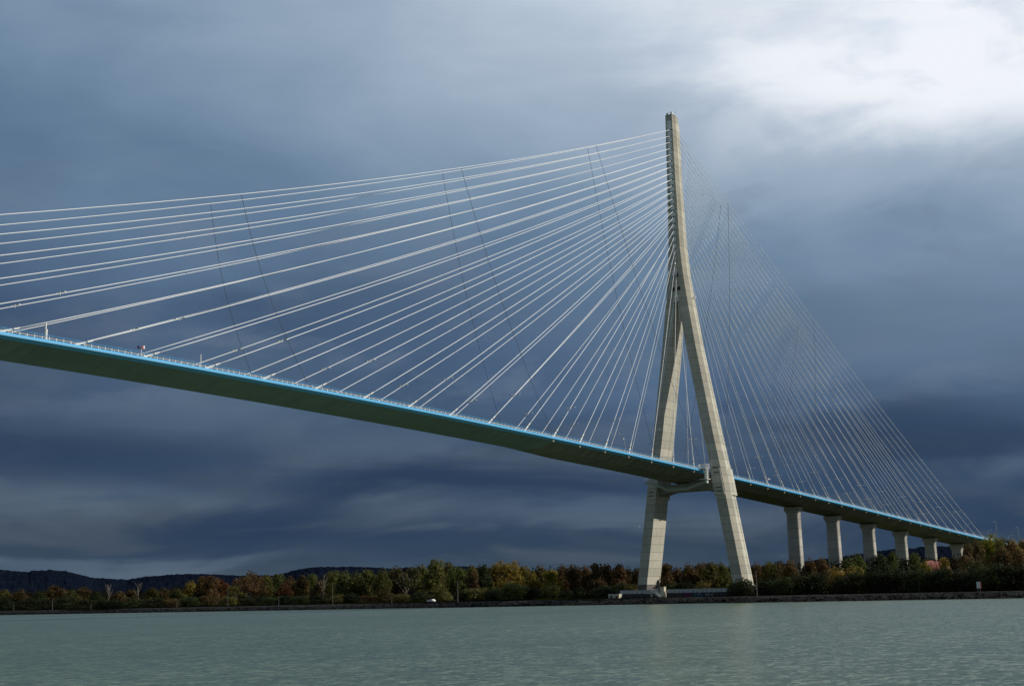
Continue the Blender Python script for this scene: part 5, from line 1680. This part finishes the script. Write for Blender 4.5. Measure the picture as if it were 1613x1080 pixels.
  (127.0, -136.0, 15.3, 8.0, 'brown'),
  (153.0, -130.0, 14.8, 8.0, 'olive'),
  (132.0, -137.0, 14.9, 8.0, 'olive'),
  (159.0, -128.0, 15.1, 8.0, 'olive'),
  (142.0, -134.0, 15.5, 8.0, 'olive'),
  (165.0, -128.0, 15.1, 8.0, 'olive'),
  (129.0, -140.0, 14.0, 8.0, 'olive'),
  (150.0, -135.0, 14.2, 8.0, 'brown'),
  (140.0, -139.0, 13.8, 8.0, 'brown'),
  (158.0, -135.0, 15.6, 8.0, 'olive'),
  (137.0, -142.0, 14.8, 8.0, 'olive'),
  (157.0, -137.0, 14.9, 8.0, 'olive'),
  (141.0, -142.0, 14.7, 8.0, 'olive'),
  (168.0, -137.0, 15.5, 8.0, 'brown'),
  (120.0, -150.0, 13.2, 8.0, 'olive'),
  (161.0, -140.0, 14.8, 8.0, 'olive'),
  (124.0, -150.0, 13.5, 8.0, 'olive'),
  (167.0, -139.0, 14.9, 8.0, 'olive'),
  (130.0, -151.0, 14.2, 8.0, 'olive'),
  (161.0, -143.0, 13.6, 8.0, 'olive'),
  (141.0, -149.0, 14.2, 8.0, 'olive'),
  (163.0, -145.0, 14.7, 8.0, 'brown'),
  (137.0, -152.0, 13.4, 8.0, 'brown'),
  (152.0, -148.0, 13.5, 8.0, 'brown'),
  (142.0, -154.0, 14.2, 8.0, 'olive'),
  (168.0, -148.0, 14.6, 8.0, 'brown'),
  (121.0, -159.0, 13.4, 8.0, 'brown'),
  (151.0, -151.0, 13.9, 8.0, 'olive'),
  (141.0, -157.0, 13.7, 8.0, 'olive'),
  (156.0, -154.0, 14.0, 8.0, 'olive'),
  (136.0, -159.0, 13.3, 8.0, 'olive'),
  (152.0, -155.0, 13.1, 8.0, 'brown'),
  (125.0, -162.0, 12.2, 8.0, 'brown'),
  (152.0, -158.0, 13.4, 8.0, 'brown'),
  (135.0, -162.0, 13.7, 8.0, 'olive'),
  (157.0, -158.0, 13.1, 8.0, 'olive'),
  (136.0, -165.0, 13.5, 8.0, 'brown'),
  (160.0, -160.0, 13.8, 8.0, 'olive'),
  (138.0, -165.0, 12.4, 8.0, 'brown'),
  (168.0, -161.0, 13.9, 8.0, 'brown'),
  (125.0, -170.0, 12.6, 8.0, 'olive'),
  (171.0, -160.0, 12.5, 8.0, 'olive'),
  (123.0, -171.0, 11.5, 8.0, 'olive'),
  (162.0, -166.0, 13.5, 8.0, 'olive'),
  (141.0, -170.0, 12.5, 8.0, 'brown'),
  (162.0, -167.0, 13.3, 8.0, 'olive'),
  (133.0, -174.0, 11.4, 8.0, 'olive'),
  (156.0, -168.0, 12.6, 8.0, 'olive'),
  (133.0, -173.0, 12.1, 8.0, 'olive'),
  (159.0, -170.0, 12.4, 8.0, 'olive'),
  (140.0, -175.0, 11.9, 8.0, 'olive'),
  (165.0, -171.0, 12.1, 8.0, 'brown'),
  (123.0, -179.0, 11.8, 8.0, 'olive'),
  (168.0, -173.0, 12.9, 8.0, 'olive'),
  (133.0, -179.0, 12.5, 8.0, 'olive'),
  (152.0, -177.0, 12.3, 8.0, 'olive'),
  (132.0, -182.0, 11.2, 8.0, 'olive'),
  (158.0, -177.0, 12.9, 8.0, 'brown'),
  (134.0, -184.0, 12.2, 8.0, 'olive'),
  (163.0, -179.0, 11.7, 8.0, 'olive'),
  (141.0, -184.0, 11.7, 8.0, 'brown'),
  (156.0, -181.0, 11.3, 8.0, 'olive'),
  (131.0, -187.0, 11.6, 8.0, 'olive'),
  (171.0, -181.0, 12.6, 8.0, 'olive'),
  (121.0, -190.0, 11.3, 8.0, 'olive'),
  (155.0, -184.0, 11.8, 8.0, 'brown'),
  (122.0, -190.0, 11.1, 8.0, 'brown'),
  (171.0, -182.0, 12.4, 8.0, 'brown'),
  (121.0, -192.0, 10.2, 8.0, 'olive'),
  (161.0, -185.0, 11.5, 8.0, 'brown'),
  (138.0, -192.0, 11.3, 8.0, 'brown'),
  (156.0, -190.0, 11.4, 8.0, 'brown'),
  (126.0, -196.0, 11.1, 8.0, 'olive'),
  (153.0, -191.0, 10.4, 8.0, 'olive'),
  (133.0, -195.0, 11.0, 8.0, 'olive'),
  (167.0, -191.0, 10.9, 8.0, 'olive'),
  (124.0, -198.0, 10.9, 8.0, 'brown'),
  (149.0, -195.0, 11.0, 8.0, 'brown'),
  (127.0, -199.0, 9.7, 8.0, 'olive'),
  (158.0, -195.0, 10.5, 8.0, 'olive'),
  (128.0, -201.0, 10.6, 8.0, 'olive'),
  (153.0, -198.0, 10.9, 8.0, 'olive'),
  (121.0, -202.0, 10.2, 8.0, 'olive'),
  (168.0, -198.0, 10.3, 8.0, 'olive'),
  (122.0, -204.0, 9.3, 8.0, 'brown'),
  (156.0, -199.0, 10.1, 8.0, 'brown'),
  (124.0, -205.0, 9.3, 8.0, 'olive'),
  (162.0, -200.0, 10.2, 8.0, 'olive'),
  (137.0, -206.0, 9.9, 8.0, 'olive'),
  (149.0, -204.0, 9.6, 8.0, 'olive'),
  (130.0, -208.0, 10.5, 8.0, 'olive'),
  (165.0, -204.0, 9.8, 8.0, 'brown'),
  (123.0, -211.0, 9.3, 8.0, 'olive'),
  (153.0, -207.0, 10.1, 8.0, 'olive'),
  (138.0, -211.0, 9.7, 8.0, 'olive'),
  (154.0, -208.0, 9.8, 8.0, 'olive'),
  (119.0, -213.0, 8.8, 8.0, 'olive'),
  (156.0, -210.0, 10.5, 8.0, 'brown'),
  (140.0, -213.0, 9.1, 8.0, 'brown'),
  (167.0, -210.0, 10.1, 8.0, 'olive'),
  (132.0, -215.0, 9.8, 8.0, 'olive'),
  (168.0, -212.0, 9.5, 8.0, 'olive'),
  (135.0, -217.0, 9.2, 8.0, 'brown'),
  (155.0, -215.0, 10.0, 8.0, 'brown'),
  (134.0, -219.0, 9.5, 8.0, 'olive'),
  (169.0, -214.0, 9.5, 8.0, 'brown'),
  (126.0, -221.0, 8.8, 8.0, 'brown'),
  (166.0, -215.0, 10.1, 8.0, 'olive'),
  (119.0, -223.0, 8.3, 8.0, 'brown'),
  (149.0, -219.0, 9.5, 8.0, 'brown'),
  (131.0, -223.0, 9.1, 8.0, 'olive'),
  (170.0, -218.0, 9.9, 8.0, 'brown'),
]

MARKS = [(84, 'the left photo edge'), (360, 'the leftmost tall pole'), (525, 'the forked rust tree'),
         (722, 'the tall mid-bank pole'), (1022, 'the tallest bank pole'), (1180, 'the left pylon leg'), (1252, 'the right pylon leg'), (1314, 'the first pier'), (1370, 'the second pier'),
         (1420, 'the third pier'), (1466, 'the fourth pier'), (1508, 'the fifth pier'), (9999, 'the sixth pier')]
ORD = ['first', 'second', 'third', 'fourth', 'fifth', 'sixth', 'seventh', 'eighth', 'ninth', 'tenth', 'eleventh', 'twelfth', 'thirteenth']
def segment(px):
    for i, (a, l) in enumerate(MARKS):
        if px < a: return i, l
def labels(items, noun):
    """items: list of (px, description) -> unique labels counted left to right between landmarks"""
    out = {}
    groups = {}
    for i, (px, desc) in enumerate(items): groups.setdefault((segment(px)[0], desc), []).append((px, i))
    for (sg, desc), lst in groups.items():
        lst.sort(); l = MARKS[sg][1]
        for j, (px, i) in enumerate(lst):
            out[i] = '%s %s %s to the right of %s' % (ORD[j], desc, noun, l)
    return out
rt = random.Random(21)
lab = labels([(t_[6], KW[t_[4]] + ' ' + SW[t_[5]]) for t_ in TREES], 'tree')
for i, (x, y, h, w, kind, shape, px) in enumerate(TREES):
    r = empty('autumn_tree' if kind in ('rust', 'red', 'golden', 'brown', 'yellowgreen') else ('dead_tree' if kind == 'pale' else 'broadleaf_tree'), (x, y, G-.05))
    r.rotation_euler = (0, 0, rt.uniform(0, 6.28))
    tag(r, lab[i], 'tree', 'trees of the wooded bank')
    ts = 'pale' if kind == 'pale' else ('palespread' if shape == 'spread' else shape)
    tm = rt.choice(TRUNKS[ts]); o = bpy.data.objects.new('trunk', tm); COL.objects.link(o); o.parent = r; o.scale = (h*.9, h*.9, h)
    if kind != 'pale':
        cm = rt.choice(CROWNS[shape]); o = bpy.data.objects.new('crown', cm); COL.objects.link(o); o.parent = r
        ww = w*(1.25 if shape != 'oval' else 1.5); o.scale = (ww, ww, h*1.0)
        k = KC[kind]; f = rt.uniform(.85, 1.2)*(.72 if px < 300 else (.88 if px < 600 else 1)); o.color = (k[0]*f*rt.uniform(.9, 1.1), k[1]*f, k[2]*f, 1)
lab = labels([(t_[5], KW[t_[4]] + ' waterside') for t_ in SHRUBS], 'shrub')
for i, (x, y, h, w, kind, px) in enumerate(SHRUBS):
    r = empty('shrub', (x, y, G-.05)); r.rotation_euler = (0, 0, rt.uniform(0, 6.28))
    tag(r, lab[i], 'shrub', 'shrubs along the bank')
    o = bpy.data.objects.new('stems', rt.choice(TRUNKS['bush'])); COL.objects.link(o); o.parent = r; o.scale = (w*.5, w*.5, h)
    o = bpy.data.objects.new('crown', rt.choice(CROWNS['bush'])); COL.objects.link(o); o.parent = r
    o.scale = (w*1.15, w*1.0, h*1.0)
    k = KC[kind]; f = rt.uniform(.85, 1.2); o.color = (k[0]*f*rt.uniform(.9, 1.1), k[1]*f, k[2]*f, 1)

# the continuous wood behind, one mass of clumped leaves
def leaf_mass(name, items, size, cnt, seed, label, cat):
    rn = random.Random(seed); bm = B(); lay = bm.loops.layers.color.new('tint')
    for (x, y, h, w, kind) in items:
        k = KC[kind]; f = rn.uniform(.7, 1.15)
        for i in range(cnt):
            d = Vector((rn.gauss(0, 1), rn.gauss(0, 1), rn.gauss(0, 1))).normalized()*rn.uniform(.6, 1.0)
            c = Vector((x + d.x*w*.62, y + d.y*w*.62, G + h*.52 + d.z*h*.48))
            t = f*rn.uniform(.55, 1.5)
            add_leaf(bm, lay, c, (d + Vector((rn.uniform(-1, 1), rn.uniform(-1, 1), rn.uniform(-.5, 1)))).normalized(), size*rn.uniform(.6, 1.2), (k[0]*t, k[1]*t, k[2]*t, 1), rn)
    o = obj(name, bm, M['wood']); tag(o, label, cat, kind='stuff'); return o
leaf_mass('woodland', WOOD, .62, 170, 5, 'continuous autumn wood behind the bank trees', 'woodland')
# low scrub filling the foot of the wood
rn = random.Random(77); items = []
y = -175.0
while y < 520:
    for q in range(3):
        xx = rn.uniform(-26, 30)
        if -30 < y < 24 and xx < 8: continue
        items.append((xx, y+rn.uniform(-2, 2), rn.uniform(2.2, 4.6), rn.uniform(4, 7), rn.choice(['dark', 'darkgreen', 'olive', 'dark', 'brown'])))
    y += 3.2
leaf_mass('undergrowth', items, .34, 110, 6, 'low dark scrub along the foot of the wood', 'scrub')
# rough grass on the top of the bank
rn = random.Random(9); bm = B(); lay = bm.loops.layers.color.new('tint')
for i in range(42000):
    y = rn.uniform(-170, 520); x = -33.8 + abs(rn.gauss(0, 1))*3.2
    if -34 < y < 23 and x > -33: continue
    hgt = rn.uniform(.25, .9)*(1.3 if 23 < y < 60 else 1)
    a = rn.uniform(0, 3.14); dx, dy = math.cos(a)*.12, math.sin(a)*.12
    v = [bm.verts.new((x-dx, y-dy, G)), bm.verts.new((x+dx, y+dy, G)), bm.verts.new((x+rn.uniform(-.2, .2), y+rn.uniform(-.2, .2), G+hgt))]
    f = bm.faces.new(v); t = rn.uniform(.6, 1.4)
    yellow_gain = 1.0 + (.9 if 23 < y < 62 else (.5 if 120 < y < 215 else 0))  # brighter yellow-green grass on two stretches of the bank
    for lp in f.loops: lp[lay] = (.075*t*yellow_gain, .088*t*yellow_gain, .02*t, 1)
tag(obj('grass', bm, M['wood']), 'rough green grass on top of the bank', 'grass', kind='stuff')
